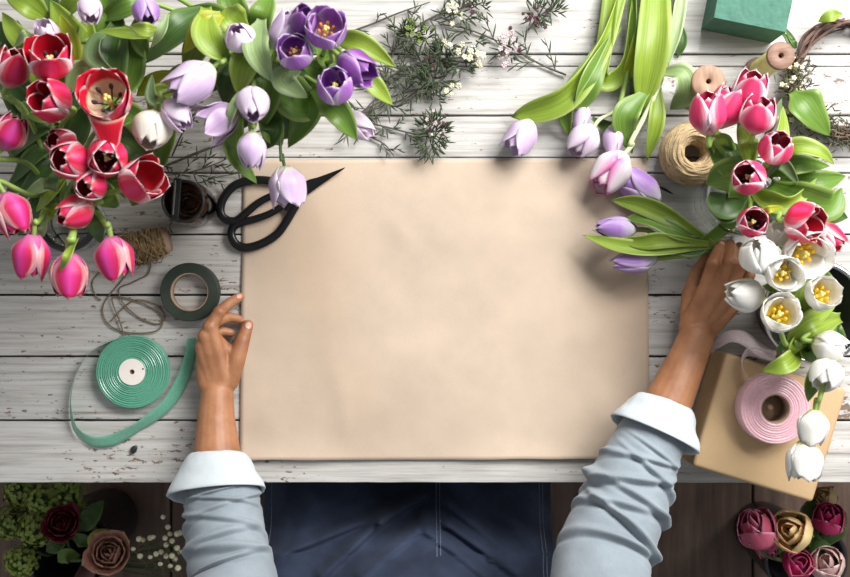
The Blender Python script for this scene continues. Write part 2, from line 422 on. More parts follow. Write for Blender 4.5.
def cloth(name, col, wsc=1400, amt=.25, blotch=.2, sheen=.2, worn=None):
    m, t, b = nt(name)
    co = coords(t)
    w = nz(t, coords(t, 'Object', (1, .35, 1), (0, 0, .6)), wsc * .5, 2, .8)
    big = nz(t, co, 16, 4)
    c = ramp(t, big, [(.3, tuple(x * (1 - blotch) for x in col)), (.7, tuple(min(1, x * (1 + blotch)) for x in col))])
    c = mix(t, amt, c, ramp(t, w, [(.3, (.5, .5, .5)), (.7, (1.0, 1.0, 1.0))]), 'MULTIPLY')
    t.links.new(c, b.inputs['Base Color']); b.inputs['Roughness'].default_value = .85
    b.inputs['Sheen Weight'].default_value = sheen; b.inputs['Specular IOR Level'].default_value = .2
    bump(t, b, mth(t, 'ADD', w, mth(t, 'MULTIPLY', big, 3)), .35, .001); return m
M['shirt'] = cloth('chambray', (.24, .28, .315), 1200, .22, .16)
M['cuff'] = cloth('chambray_reverse', (.52, .57, .60), 1200, .15, .05)
M['apron'] = cloth('dark_denim', (.026, .036, .066), 1000, .30, .35, sheen=.05)
M['trousers'] = cloth('trouser_cloth', (.035, .045, .08), 1000, .3, .3)

def skin():
    m, t, b = nt('skin')
    co = coords(t)
    n = nz(t, co, 30, 4); f = nz(t, co, 420, 3, .6)
    c = ramp(t, n, [(.3, (.28, .115, .050)), (.55, (.38, .170, .080)), (.8, (.47, .225, .115))])
    c = mix(t, .25, c, ramp(t, f, [(.3, (.75, .68, .62)), (.65, (1, 1, 1))]), 'MULTIPLY')
    t.links.new(c, b.inputs['Base Color']); b.inputs['Roughness'].default_value = .5
    b.inputs['Subsurface Weight'].default_value = .12; b.inputs['Subsurface Radius'].default_value = (.008, .003, .0015); b.inputs['Subsurface Scale'].default_value = 1
    bump(t, b, mth(t, 'ADD', f, mth(t, 'MULTIPLY', n, .8)), .28, .0008); return m
M['skin'] = skin()
# ------------------------------------------------------------------ setting
rnd = random.Random(7)
mb = MB()
x = -2.6
while x < 2.6:                                   # floor boards run away from the bench
    w = .262
    off = (rnd.random() * 9, rnd.random() * 9)
    n0 = len(mb.v); mb.box((x + .0025, -2.4, -.03), (x + w - .0025, 2.7, 0)); 
    for i in range(n0, len(mb.v)): mb.uv[i] = off
    x += w
mb.box((-2.6, -2.4, -.06), (2.8, 2.8, -.0305))
fl = mb.build('floor', M['floor'], smooth=False, bevel=.003, kind='structure')
fl.location.x = -.068

# the work bench: white painted boards on a dark frame
bench = empty('work_bench', (0, .15, 0), 'work bench topped with weathered white-painted boards, everything lies on it', 'table')
mb = MB()
seams = [(-66, .0015), (-6, .0015), (54, .0022), (66.5, .0008), (115.5, .0022), (157.5, .0008), (173, .0016), (234.5, .0018), (295, .0024), (356.5, .0022), (420.5, .0022)]
ys = [Y[0] for Y in seams]
edges = [-130] + ys + [483]
for i in range(len(edges) - 1):
    ytop, ybot = P(0, edges[i], 0).y, P(0, edges[i + 1], 0).y
    g0 = seams[i - 1][1] / 2 if i else 0; g1 = seams[i][1] / 2 if i < len(seams) else 0
    off = (rnd.random() * 7, rnd.random() * 7)
    dz = rnd.uniform(-.0006, 0)
    n0 = len(mb.v)
    x0, x1, nx = -.88, .88, 90
    sd = rnd.random() * 50
    # each board: a strip with slightly uneven long edges
    for k in range(nx):
        xx = lerp(x0, x1, k / (nx - 1))
        a = ytop - g0 - .0008 * abs(noise.noise((xx * 23, sd, 0))) - .0006 * abs(noise.noise((xx * 90, sd, 2)))
        b_ = ybot + g1 + .0008 * abs(noise.noise((xx * 23, sd, 9))) + .0006 * abs(noise.noise((xx * 90, sd, 5)))
        e = .0012
        for (yy, zz) in ((a, -.024), (a, dz - e), (a - e, dz), (b_ + e, dz), (b_, dz - e), (b_, -.024)):
            mb.add((xx, yy, T + zz), off)
    for k in range(nx - 1):
        for q in range(5): mb.face(n0 + k * 6 + q, n0 + k * 6 + q + 1, n0 + (k + 1) * 6 + q + 1, n0 + (k + 1) * 6 + q)
        mb.face(n0 + k * 6 + 5, n0 + k * 6, n0 + (k + 1) * 6, n0 + (k + 1) * 6 + 5)
    mb.face(*[n0 + q for q in range(6)][::-1]); mb.face(*[n0 + (nx - 1) * 6 + q for q in range(6)])
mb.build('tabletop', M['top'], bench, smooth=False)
M['frame'] = simple('bench_frame_wood', (.045, .032, .026), .7, .3, 30, stretch=(1, 1, 6))
mb = MB(); mb.box((-.86, P(0, 470).y, T - .045), (.86, P(0, -125).y, T - .0245))
mb.box((-.86, P(0, 474).y, T - .07), (.86, P(0, 474).y + .03, T - .045)); mb.box((-.86, P(0, -125).y - .03, T - .07), (.86, P(0, -125).y, T - .045))
mb.build('frame', M['frame'], bench, smooth=False, bevel=.002)
for sx in (-.82, .82):
    for yy in (P(0, 474).y + .035, P(0, -120).y - .035):
        mb = MB(); mb.box((sx - .035, yy - .035, 0), (sx + .035, yy + .035, T - .045)); mb.build('leg', M['frame'], bench, smooth=False, bevel=.003)

# ------------------------------------------------------------------ kraft sheet
mb = MB()
cTL, cTR, cBR, cBL = (243, 160), (647, 158.5), (650, 459), (239.5, 460.5)
creases = [((300, 160), (330, 250), 14, .0007), ((380, 205), (420, 260), 10, .0006), ((243, 420), (330, 455), 18, .001), ((560, 350), (650, 300), 16, .0008), ((420, 330), (520, 400), 12, .0005), ((330, 330), (352, 462), 10, .0007), ((580, 380), (640, 440), 14, .0007), ((450, 170), (640, 250), 20, .0006)]
def seg_d(px, py, a, b):
    dx, dy = b[0] - a[0], b[1] - a[1]; t = max(0, min(1, ((px - a[0]) * dx + (py - a[1]) * dy) / (dx * dx + dy * dy)))
    return math.hypot(px - a[0] - t * dx, py - a[1] - t * dy), t
def sheet(u, v):
    px = lerp(lerp(cTL[0], cTR[0], u), lerp(cBL[0], cBR[0], u), v); py = lerp(lerp(cTL[1], cTR[1], u), lerp(cBL[1], cBR[1], u), v)
    if v > .97: py += 1.2 * noise.noise((px * .02, 3, 0)) * (v - .97) / .03
    h = .0018 + .0010 * noise.noise((px * .012, py * .014, 1)) + .0005 * noise.noise((px * .035, py * .03, 4))
    for a, b, w, am in creases:
        d, t = seg_d(px, py, a, b); h += 1.8 * am * math.exp(-(d / w) ** 2) * math.sin(PI * min(max(t, .06), .94))
    eb = max(0, 1 - (1 - v) / .10); h += .0065 * eb * eb * (.65 + .35 * math.sin(u * 9 + 1))       # lower edge lifts
    er = max(0, 1 - (1 - u) / .05); h += .001 * er * er
    el = max(0, 1 - u / .05) * sstep(.25, .45, v) * sstep(1, .6, v); h += .0025 * el * el         # lifted by the fingers
    return P(px, py, h)
mb.grid(sheet, 96, 76)
tag(mb.build('paper_sheet', M['kraft'], solid=.0003, off=-1), 'large blank sheet of brown kraft paper lying flat in the middle of the bench', 'paper')

# ------------------------------------------------------------------ scissors
h0 = .009
sc = empty('scissors', P(290, 203, 0), 'black long-handled scissors with two big open loops lying on the kraft paper corner', 'scissors')
def PV(pts, h): return [P(x_, y_, h if len(q) < 1 else q[0]) for (x_, y_, *q) in pts]
def blade(pts, name, z):
    mb = MB()
    # a flat tapering blade with a ridge along its back
    up = [P(x_, y_, z) for x_, y_ in pts[0]]; lo = [P(x_, y_, z - .001) for x_, y_ in pts[1]]
    n = 14; A, B = cr(up, n), cr(lo, n)
    for i in range(n):
        m_ = (A[i] + B[i]) / 2; t = i / (n - 1)
        for q in (A[i], m_ + Vector((0, 0, .0022 * (1 - t) + .0006)), B[i], m_ - Vector((0, 0, .0025 * (1 - t) + .0004))): mb.add(q)
    for i in range(n - 1):
        for k in range(4): mb.face(i * 4 + k, i * 4 + (k + 1) % 4, i * 4 + 4 + (k + 1) % 4, i * 4 + 4 + k)
    mb.face(3, 2, 1, 0); mb.face(*[(n - 1) * 4 + k for k in range(4)])
    return mb.build(name, M['black'], sc, smooth=False, bevel=.0004)
blade([[(283, 208), (303, 183), (320, 176.5), (345, 167.2)], [(290, 214), (307, 191.5), (322, 181.5), (345.4, 167.6)]], 'blade', .0125)
blade([[(280, 199), (300, 188), (320, 179), (344.2, 168)], [(285, 205), (303, 197.5), (322, 184.5), (344.8, 168.6)]], 'blade', .0085)
def handle(pts, hs, rr, flat=.72):
    mb = MB(); path = cr([P(x_, y_, hh) for (x_, y_), hh in zip(pts, hs)], 90)
    mb.tube(path, rr, 12, flat=flat, up=(0, 0, 1)); return mb.build('handle', M['black'], sc)
lp = [(297, 194), (284, 184.5), (268, 180.5), (250, 180.5), (234, 186), (223, 199), (220.5, 212), (226, 219.5), (236, 220.5), (247, 212), (258, 203), (270, 196.5), (284, 192), (297, 187)]
handle(lp, [.0085] * 3 + [.008] * 8 + [.0085] * 3, [.0058, .0062, .0065, .0065, .0062, .0058, .0052, .0046])
lp = [(300, 200), (294, 209), (286, 222), (277, 234), (263, 243), (248, 247.5), (237, 245), (231.5, 236), (233, 227.5), (241, 222.5), (255, 219), (270, 213.5), (281, 206.5), (290, 197)]
handle(lp, [.0125] * 2 + [.010] + [.008] * 8 + [.010, .0115, .0125], [.0055, .0062, .0065, .0065, .0062, .0058, .0052, .0046])
mb = MB(); o = P(294, 199, .0095); mb.lathe([(0, .009), (.0035, .0088), (.0048, .0072), (.005, .006), (.005, -.003)], 20, o); mb.build('pivot_screw', M['black'], sc)

# ------------------------------------------------------------------ amber jar with a black clip
jb = P(196.5, 206, 0)
jar = empty('jar', jb, 'small brown glass jar with black clip standing beside the scissors', 'jar')
mb = MB()
mb.lathe([(0, .001), (.026, .001), (.0305, .004), (.032, .01), (.032, .064), (.030, .070), (.0285, .073), (.0285, .081), (.0268, .081), (.0268, .072), (.0285, .068), (.0300, .062), (.0300, .011), (.028, .006), (0, .005)], 40, jb)
mb.build('glass_body', M['amber'], jar)
mb = MB(); mb.lathe([(0, .010), (.0285, .010), (.029, .012), (.029, .040), (.0285, .0415), (0, .0415)], 36, jb); mb.build('contents', simple('dark_contents', (.035, .016, .010), .5, .5, 90), jar)
mb = MB(); mb.lathe([(.0288, .080), (.0300, .080), (.0312, .083), (.0300, .086), (.0275, .086), (.0262, .083), (.0275, .080)], 40, jb, closed=False); mb.build('rim_ring', M['blackp'], jar)
mb = MB()
for rr, zz in ((.020, .047), (.0145, .050), (.009, .046)):
    path = [jb + Vector((rr * math.cos(a), rr * math.sin(a) * .92, zz + .004 * math.sin(2 * a + rr * 300))) for a in [2 * PI * i / 36 for i in range(36)]]
    mb.tube(path, .0022, 6, closed=True)
mb.build('wire_coil', M['blackp'], jar)
mb = MB()
ct = jb + Vector((-.0075, .006, .0885)); mb.box((-.0055, -.030, -.004), (.0055, .026, .004), R(-4), ct)
mb.box((-.0055, -.034, -.030), (.0055, -.0295, .004), R(-4), ct)
cp = mb.build('clip', M['blackp'], jar, smooth=False, bevel=.0015)
mb = MB(); mb.box((-.0032, -.026, .004), (-.0012, .022, .0062), R(-4), ct); mb.build('clip_bar', M['chrome'], cp, smooth=False, bevel=.0004)

# ------------------------------------------------------------------ twine spool lying down, loose strand
a0, a1 = P(120, 253, .0262), P(166, 240, .0242)
ax = (a1 - a0).normalized(); LL = (a1 - a0).length
e1 = Vector((-ax.y, ax.x, 0)).normalized(); e2 = ax.cross(e1)
tw = empty('twine_spool', P(144, 245, 0), 'spool of rough brown twine lying on its side beneath the hanging red tulip', 'twine')
mb = MB(); mb.tube([a0 - ax * .004, a1 + ax * .004], .0185, 24); mb.build('core', M['card'], tw)
def wind(mb, turns, r0, r1, layers, seed, rad):
    rr = random.Random(seed)
    pts = []
    for L_ in range(layers):
        n = turns * 14
        for i in range(n):
            t = i / n; tt = t if L_ % 2 == 0 else 1 - t
            a = 2 * PI * turns * t + L_ * 1.3
            prof = lerp(r0, r1, tt) * (1 - .10 * (abs(tt - .5) * 2) ** 4)
            r_ = prof + .0012 * math.sin(a * 3.7 + L_ * 2) * .4 + L_ * .0006
            pts.append(a0 + ax * (LL * (.02 + .96 * tt) + .002 * math.sin(a * .5 + L_ * 5)) + e1 * (math.cos(a) * r_) + e2 * (math.sin(a) * r_))
    mb.tube(pts, rad, 5)
mb = MB(); wind(mb, 15, .0225, .0205, 3, 3, .0015)
rr = random.Random(31)
for k in range(34):                                  # stray loops and ends standing off the winding
    t = rr.uniform(.05, .95); a = rr.uniform(.2, PI - .2); q0 = a0 + ax * (LL * t)
    pts = []
    for i in range(14):
        f = i / 13; aa = a + (f - .5) * rr.uniform(1.0, 1.5); r_ = .0245 + .0035 * math.sin(PI * f) * (1 + (k % 3))*.6
        pts.append(q0 + ax * ((f - .5) * .022 * (1 if k % 2 else -1)) + e1 * (math.cos(aa) * r_) + e2 * (math.sin(aa) * r_))
    for p_ in pts: p_.z = max(p_.z, T + .0016)
    mb.tube(pts, .0007, 4)
mb.build('wound_twine', M['twine_d'], tw)
mb = MB()
strands = [[(166, 239, .004), (172, 234, .002), (170, 226, .003), (176, 217, .002), (184, 212, .001)],
           [(132, 262, .006), (126, 275, .002), (106, 300, .0015), (103, 314, .0015), (112, 327, .002), (132, 333, .002), (156, 331, .003), (163, 322, .002), (158, 312, .0015), (142, 303, .002), (120, 297, .002), (112, 300, .004), (120, 322, .004), (124, 335, .002)],
           [(138, 265, .004), (150, 262, .0015), (148, 274, .0015), (139, 279, .002), (131, 283, .0015), (119, 289, .0015), (124, 304, .0025), (140, 318, .0015), (158, 324, .0015), (165, 316, .0035), (155, 304, .0015), (136, 300, .003), (122, 309, .0015), (111, 321, .0015)],
           [(112, 268, .004), (100, 272, .0015), (92, 283, .0015), (96, 296, .0015), (101, 300, .002)]]
for s_ in strands: mb.tube(cr([P(x_, y_, h_ + .001) for x_, y_, h_ in s_], 90), .0011, 5)
mb.build('loose_strand', M['twine_g'], tw)

# ------------------------------------------------------------------ rolls
def roll(name, label, cat, px, py, h, ro, ri, ht, mat, core_mat, core_t=.0012, rings=0, tilt=(0, 0), amp=.0004, bulge=0):
    o = P(px, py, h); ax_ = Vector((tilt[0], tilt[1], 1)).normalized()
    e = empty(name, o, label, cat)
    mb = MB(); prof = [(ri, 0), (ro - .001, 0), (ro, .001), (ro, ht - .001), (ro - .001, ht)]
    n = max(2, rings * 4)
    for i in range(1, n):
        t = i / n; r_ = lerp(ro - .001, ri, t); prof.append((r_, ht + (amp * math.sin(t * rings * 2 * PI + math.sin(t * 17)) if rings else 0) + bulge * math.sin(PI * t)))
    prof += [(ri, ht)]
    mb.lathe(prof, 64, o, ax_, closed=True); mb.build('wound_roll', mat, e)
    if core_mat:
        mb = MB(); mb.lathe([(ri - core_t, .0003), (ri - .00005, .0003), (ri - .00005, ht - .0005), (ri - core_t, ht - .0005)], 48, o, ax_, closed=True); mb.build('core', core_mat, e)
    return e, o, ax_
roll('tape_roll', 'dark green florist tape roll lying flat above the left hand', 'tape', 192, 292, .0002, .0435, .0285, .0175, M['tape'], M['card'], .0016, rings=9, amp=.0002)
e, o, ax_ = roll('ribbon_roll', 'green ribbon roll with white centre label and loose trailing end', 'ribbon', 135.2, 371, .0002, .0545, .018, .0155, M['rib_g'], None, rings=12, amp=.0010)
mb = MB(); mb.lathe([(.0038, .001), (.0185, .001), (.0185, .0140), (.0196, .0158), (.0196, .0163), (.0038, .0163)], 40, o, closed=True); mb.build('label_disc', M['label'], e, smooth=False)
mb = MB(); mb.lathe([(0, .0003), (.0037, .0003), (.0037, .0150), (.0029, .0150), (.0026, .010), (0, .010)], 20, o); mb.build('core_tube', M['spool_d'], e)
mb = MB(); mb.lathe([(0, .0168), (.0011, .0168), (.0013, .0164)], 12, o + Vector((.0163, .0045, 0))); mb.build('printed_dot', M['blackp'], e)

def ribbon(mb, pts, w, n=70, thick=0):
    """pts (px,py,h,tilt deg): tilt 0 lies flat, 90 stands on edge"""
    c = cr([P(p[0], p[1], p[2]) for p in pts], n)
    base = len(mb.v)
    for i, q in enumerate(c):
        t = (c[min(i + 1, n - 1)] - c[max(i - 1, 0)]).normalized(); tl = R(interp([p[3] for p in pts], i / (n - 1)))
        side = Vector((-t.y, t.x, 0)).normalized(); upv = side.cross(t) * -1
        d = side * math.cos(tl) + Vector((0, 0, 1)) * math.sin(tl)
        for k in range(5): mb.add(q + d * w * (k / 4 - .5), (k / 4, i / n))
    for i in range(n - 1):
        for k in range(4): mb.face(base + i * 5 + k, base + i * 5 + k + 1, base + (i + 1) * 5 + k + 1, base + (i + 1) * 5 + k)
mb = MB()
ribbon(mb, [(122, 337, .009, 84), (107, 342.5, .009, 82), (90, 353, .0095, 80), (76, 375, .010, 72), (70.5, 402, .010, 66), (75, 428, .010, 50), (91, 441, .009, 28), (112, 440, .008, 22), (136, 428, .009, 48), (158, 413, .009, 30), (172, 398, .009, 24), (184, 376, .009, 30), (191, 352, .010, 42), (191.5, 338, .010, 60)], .0195, 120)
mb.build('loose_end', M['rib_gs'], e, solid=.0003)

# ------------------------------------------------------------------ gift box and the pink ribbon
bh = .078
q = [P(719, 350, bh), P(692, 466, bh), P(813, 503, bh)]
ux = (q[2] - q[1]); uy = (q[0] - q[1]); rot = math.atan2(ux.y, ux.x)
ex = Vector((math.cos(rot), math.sin(rot), 0)); ey = Vector((-ex.y, ex.x, 0))
wx, wy = ux.length, uy.dot(ey)
bo = Vector((q[1].x, q[1].y, T + .0005))
gb = empty('gift_box', bo + ex * wx / 2 + ey * wy / 2, 'square gift box wrapped in brown kraft paper at the bench corner', 'gift box')
mb = MB(); mb.box((0, 0, 0), (wx, wy, bh), rot, bo)
mb.build('wrapped_body', M['kraft_box'], gb, smooth=True, bevel=.006)
mb = MB()                                        # folded flap on the end face
fo = bo + ex * (wx + .0005)
for a_ in ((0.02, .012), (wy - .02, .012), (wy * .55, .072), (wy * .45, .072)): mb.add(fo + ey * a_[0] + Vector((0, 0, a_[1])))
for a_ in ((0.02, .012), (wy - .02, .012), (wy * .55, .072), (wy * .45, .072)): mb.add(fo + ex * .0012 + ey * a_[0] + Vector((0, 0, a_[1])))
for f_ in ((4, 5, 6, 7), (0, 1, 5, 4), (1, 2, 6, 5), (2, 3, 7, 6), (3, 0, 4, 7)): mb.face(*f_)
mb.build('folded_flap', M['kraft_box'], gb, smooth=False)
e, o, ax_ = roll('ribbon_roll', 'pale pink satin ribbon roll lying on top of the kraft gift box', 'ribbon', 768.5, 406.5, bh + .0006, .0490, .0205, .030, M['rib_p'], M['card'], .0014, rings=8, amp=.0006)
mb = MB(); mb.lathe([(0, .002), (.0190, .002), (.0190, .0035), (.0045, .0042), (.004, .0085), (.0022, .009), (0, .009)], 30, o); mb.build('core_floor', M['card'], e)
mb = MB()
ribbon(mb, [(748, 380, .095, 85), (742, 363, .09, 70), (749, 352, .082, 40), (768, 355, .085, 25), (776, 356, .088, 25)], .018, 40)
ribbon(mb, [(776, 356, .088, 25), (760, 350, .085, 20), (743, 338, .080, 15), (728, 337, .070, 40), (714, 346, .050, 60), (709, 352, .03, 70)], .020, 60)
mb.build('loose_end', M['rib_ps'], e, solid=.0003)

# ------------------------------------------------------------------ foam brick
q = [P(701, 29.5, 0), P(770, 43.5, 0)]
ux = q[1] - q[0]; rot = math.atan2(ux.y, ux.x); wx = ux.length
mb = MB(); nn = 22
mb2 = MB(); fb = Vector((q[0].x, q[0].y, T + .0004))
ex = Vector((math.cos(rot), math.sin(rot), 0)); ey = Vector((-ex.y, ex.x, 0)); hh, dd = .066, .085
def fz(x_, y_): return .0012 * noise.noise((x_ * 60, y_ * 60, 3)) + .0008 * noise.noise((x_ * 180, y_ * 180, 3)) - .002 * max(0, noise.noise((x_ * 35, y_ * 50, 8)) - .2)
mb.grid(lambda u, v: fb + ex * wx * u + ey * dd * v + Vector((0, 0, hh + fz(u * wx, v * dd))), nn * 2, nn)
def ring(u):
    p = u * 4; k = int(p) % 4; f = p - int(p)
    return [(f, 0), (1, f), (1 - f, 1), (0, 1 - f)][k]
mb.grid(lambda u, v: fb + ex * wx * ring(u)[0] + ey * dd * ring(u)[1] + Vector((0, 0, v * (hh + fz(ring(u)[0] * wx, ring(u)[1] * dd)))), 64, 8, cu=True)
mb.face(*[mb.add(fb + ex * wx * a + ey * dd * b_) for a, b_ in ((0, 0), (0, 1), (1, 1), (1, 0))])
tag(mb.build('foam_brick', M['foam'], smooth=False), 'green floral foam brick at the top edge of the bench', 'foam')

# ------------------------------------------------------------------ wooden spools
def spool(label, base_px, hgt, r_fl, r_core, fl_t, thread_mat, wood, holemat='blackp'):
    o = P(*base_px, .0004); e = empty('thread_spool', o, label, 'spool')
    for z0 in (0, hgt - fl_t):
        mb = MB(); mb.lathe([(.0035, z0), (r_fl - .0012, z0), (r_fl, z0 + .0012), (r_fl, z0 + fl_t - .0012), (r_fl - .0012, z0 + fl_t), (.0048, z0 + fl_t), (.0035, z0 + fl_t - .001)], 40, o, closed=True); mb.build('flange', wood, e)
    mb = MB(); mb.lathe([(.0034, .0005), (.009, fl_t + .0002), (.009, hgt - fl_t - .0002), (.0034, hgt - .0018), (.0030, hgt - .004), (.0030, .003)], 24, o, closed=True); mb.build('barrel', M['spool_d'], e)
    mb = MB(); n = 1500; pts = []
    for i in range(n):
        t = i / n; a = 2 * PI * 46 * t; tt = abs(((t * 2) % 2) - 1)
        pts.append(o + Vector((math.cos(a) * r_core, math.sin(a) * r_core, fl_t + .0012 + (hgt - 2 * fl_t - .0024) * tt)))
    mb.tube(pts, .0014, 5)
    mb.lathe([(.0092, fl_t + .0006), (r_core - .0003, fl_t + .0006), (r_core - .0003, hgt - fl_t - .0006), (.0092, hgt - fl_t - .0006)], 32, o, closed=True)
    mb.build('wound_thread', thread_mat, e); return e, o
e, o = spool('wooden spool with pale disc end and thin dark wire, beside the twine ball', (692, 93.5), .088, .0238, .015, .006, M['twine_d'], M['spool'])
mb = MB(); mb.tube(cr([P(700, 90, .05), P(722, 98, .045), P(733, 92, .05), P(738, 80, .06), P(744, 73, .05), P(750, 70, .03)], 50), .0007, 5); mb.build('wire_end', M['blackp'], e)
spool('wooden spool wound with yellow thread, standing against the twig wreath', (757.5, 71), .10, .0195, .0142, .007, M['yarn'], M['spool_d'])

# ------------------------------------------------------------------ twine ball (a hollow cop)
o = P(686.5, 156.5, .0008); tb = empty('twine_ball', o, 'fat ball of natural jute twine with hollow centre beside pink tulips', 'twine')
mb = MB(); hb = .062
def cop(ph, a):  # cross-section: phase ph round the ring section
    rx, cx_ = .0158, .0288
    r_ = cx_ + rx * math.cos(ph) * (1 if math.cos(ph) > 0 else .82); z_ = hb / 2 + (hb / 2 - .001) * math.sin(ph)
    return o + Vector((math.cos(a) * r_, math.sin(a) * r_, z_))
mb.grid(lambda u, v: cop(v * 2 * PI, u * 2 * PI) , 40, 20, cu=True, cv=True)
mb.build('core', M['twine_d'], tb)
def coil(mb, na, nb, n, rad, grow, jit, seed, lo=-9, hi=9):
    rr = random.Random(seed); pts = []
    for i in range(n):
        t = i / n; a = 2 * PI * na * t; ph = 2 * PI * nb * t + .06 * math.sin(a * 1.7) 
        c_ = o + Vector((math.cos(a) * .0288, math.sin(a) * .0288, hb / 2)); q_ = cop(ph, a)
        pts.append(q_ + (q_ - c_).normalized() * (grow + jit * math.sin(a * 5.3 + t * 90)))
    mb.tube(pts, rad, 5)
mb = MB(); coil(mb, 61, 23, 4200, .00125, .0008, .0005, 1); coil(mb, 53, -19, 3600, .0012, .0016, .0006, 2)
# rings lying over the shoulder of the ball
for k in range(26):
    a_ = []
    r_ = lerp(.0185, .0425, (k * .618) % 1); zz = hb / 2 + (hb / 2 + .0012) * math.sqrt(max(0, 1 - ((r_ - .0288) / (.0162 if r_ > .0288 else .0136)) ** 2)) if abs(r_ - .0288) < .0158 else hb * .6
    for i in range(60):
        w = 2 * PI * i / 60; q_ = r_ + .0014 * math.sin(w * 2 + k) + .0006 * math.sin(5 * w + k * 2)
        a_.append(o + Vector((math.cos(w) * q_, math.sin(w) * q_, zz + .0012 * math.sin(w * 2 + k * 1.9))))
    mb.tube(a_, .00125, 5, closed=True)
mb.build('wound_twine', M['twine'], tb)
# ------------------------------------------------------------------ the room round the bench
M['plaster'] = simple('wall_plaster', (.72, .71, .69), .9, .04, 6)
mb = MB(); yb = 2.7
for lo, hi in (((-2.6, yb, 0), (-1.1, yb + .12, 3.0)), ((2.3, yb, 0), (2.8, yb + .12, 3.0)), ((-1.1, yb, 0), (2.3, yb + .12, .95)), ((-1.1, yb, 2.75), (2.3, yb + .12, 3.0))): mb.box(lo, hi)
mb.build('wall_back', M['plaster'], smooth=False, kind='structure')
mb = MB(); mb.box((2.8, -2.4, 0), (2.92, yb + .12, 3.0)); mb.build('wall_right', M['plaster'], smooth=False, kind='structure')
mb = MB(); mb.box((-2.72, -2.4, 0), (-2.6, yb + .12, 3.0)); mb.build('wall_left', M['plaster'], smooth=False, kind='structure')
wn = bpy.data.objects.new('window_1', None); C.objects.link(wn); wn.location = (.6, yb + .06, .95); wn['kind'] = 'structure'; ORG['window_1'] = tuple(wn.location)
for lo, hi in (((-1.1, yb + .03, .95), (2.3, yb + .09, 1.0)), ((-1.1, yb + .03, 2.7), (2.3, yb + .09, 2.75)), ((-1.1, yb + .03, 1.0), (-1.05, yb + .09, 2.7)), ((2.25, yb + .03, 1.0), (2.3, yb + .09, 2.7)), ((.575, yb + .03, 1.0), (.625, yb + .09, 2.7))):
    mb = MB(); mb.box(lo, hi); mb.build('window_frame', M['plaster'], wn, smooth=False)
# ------------------------------------------------------------------ plants
def V3(p, dh=0.1):
    if isinstance(p, Vector): return p.copy()
    return P(p[0], p[1], p[2] if len(p) > 2 else dh)

def leaf_mesh(mb, pts, w, roll=0, cup=.18, b0=.35, wide=.42, tipw=2.0, seed=0, n=22, nu=7, wave=.05, twist=0):
    c = cr(pts, n); base = len(mb.v)
    for i, q in enumerate(c):
        t = i / (n - 1)
        tg = (c[min(i + 1, n - 1)] - c[max(i - 1, 0)]).normalized()
        side = Vector((-tg.y, tg.x, 0)); side = side.normalized() if side.length > .05 else Vector((1, 0, 0))
        nrm = tg.cross(side).normalized()
        if nrm.z < 0: nrm = -nrm
        a = R(roll + twist * (t - .4)); s2 = side * math.cos(a) + nrm * math.sin(a); n2 = nrm * math.cos(a) - side * math.sin(a)
        wt = lerp(b0, 1, sstep(0, wide, t)) if t < wide else max(0.004, 1 - ((t - wide) / (1 - wide)) ** tipw)
        for k in range(nu):
            u = k / (nu - 1) * 2 - 1
            wv = wave * w * math.sin(t * 9 + seed * 1.7 + (2 if u > 0 else 0)) * u * u
            mb.add(q + s2 * (w / 2 * wt * u) + n2 * (cup * w * wt * u * u + wv * wt), (k / (nu - 1), t))
    for i in range(n - 1):
        for k in range(nu - 1): mb.face(base + i * nu + k, base + i * nu + k + 1, base + (i + 1) * nu + k + 1, base + (i + 1) * nu + k)

def leaf(parent, pts, wpx, mat, dh=.1, name='leaf', **kw):
    hm = sum((p[2] if len(p) > 2 else dh) for p in pts) / len(pts)
    mb = MB(); leaf_mesh(mb, [V3(p, dh) for p in pts], wpx * S(hm), seed=len(bpy.data.objects) % 17, **kw)
    return mb.build(name, M[mat], parent, solid=.0007)

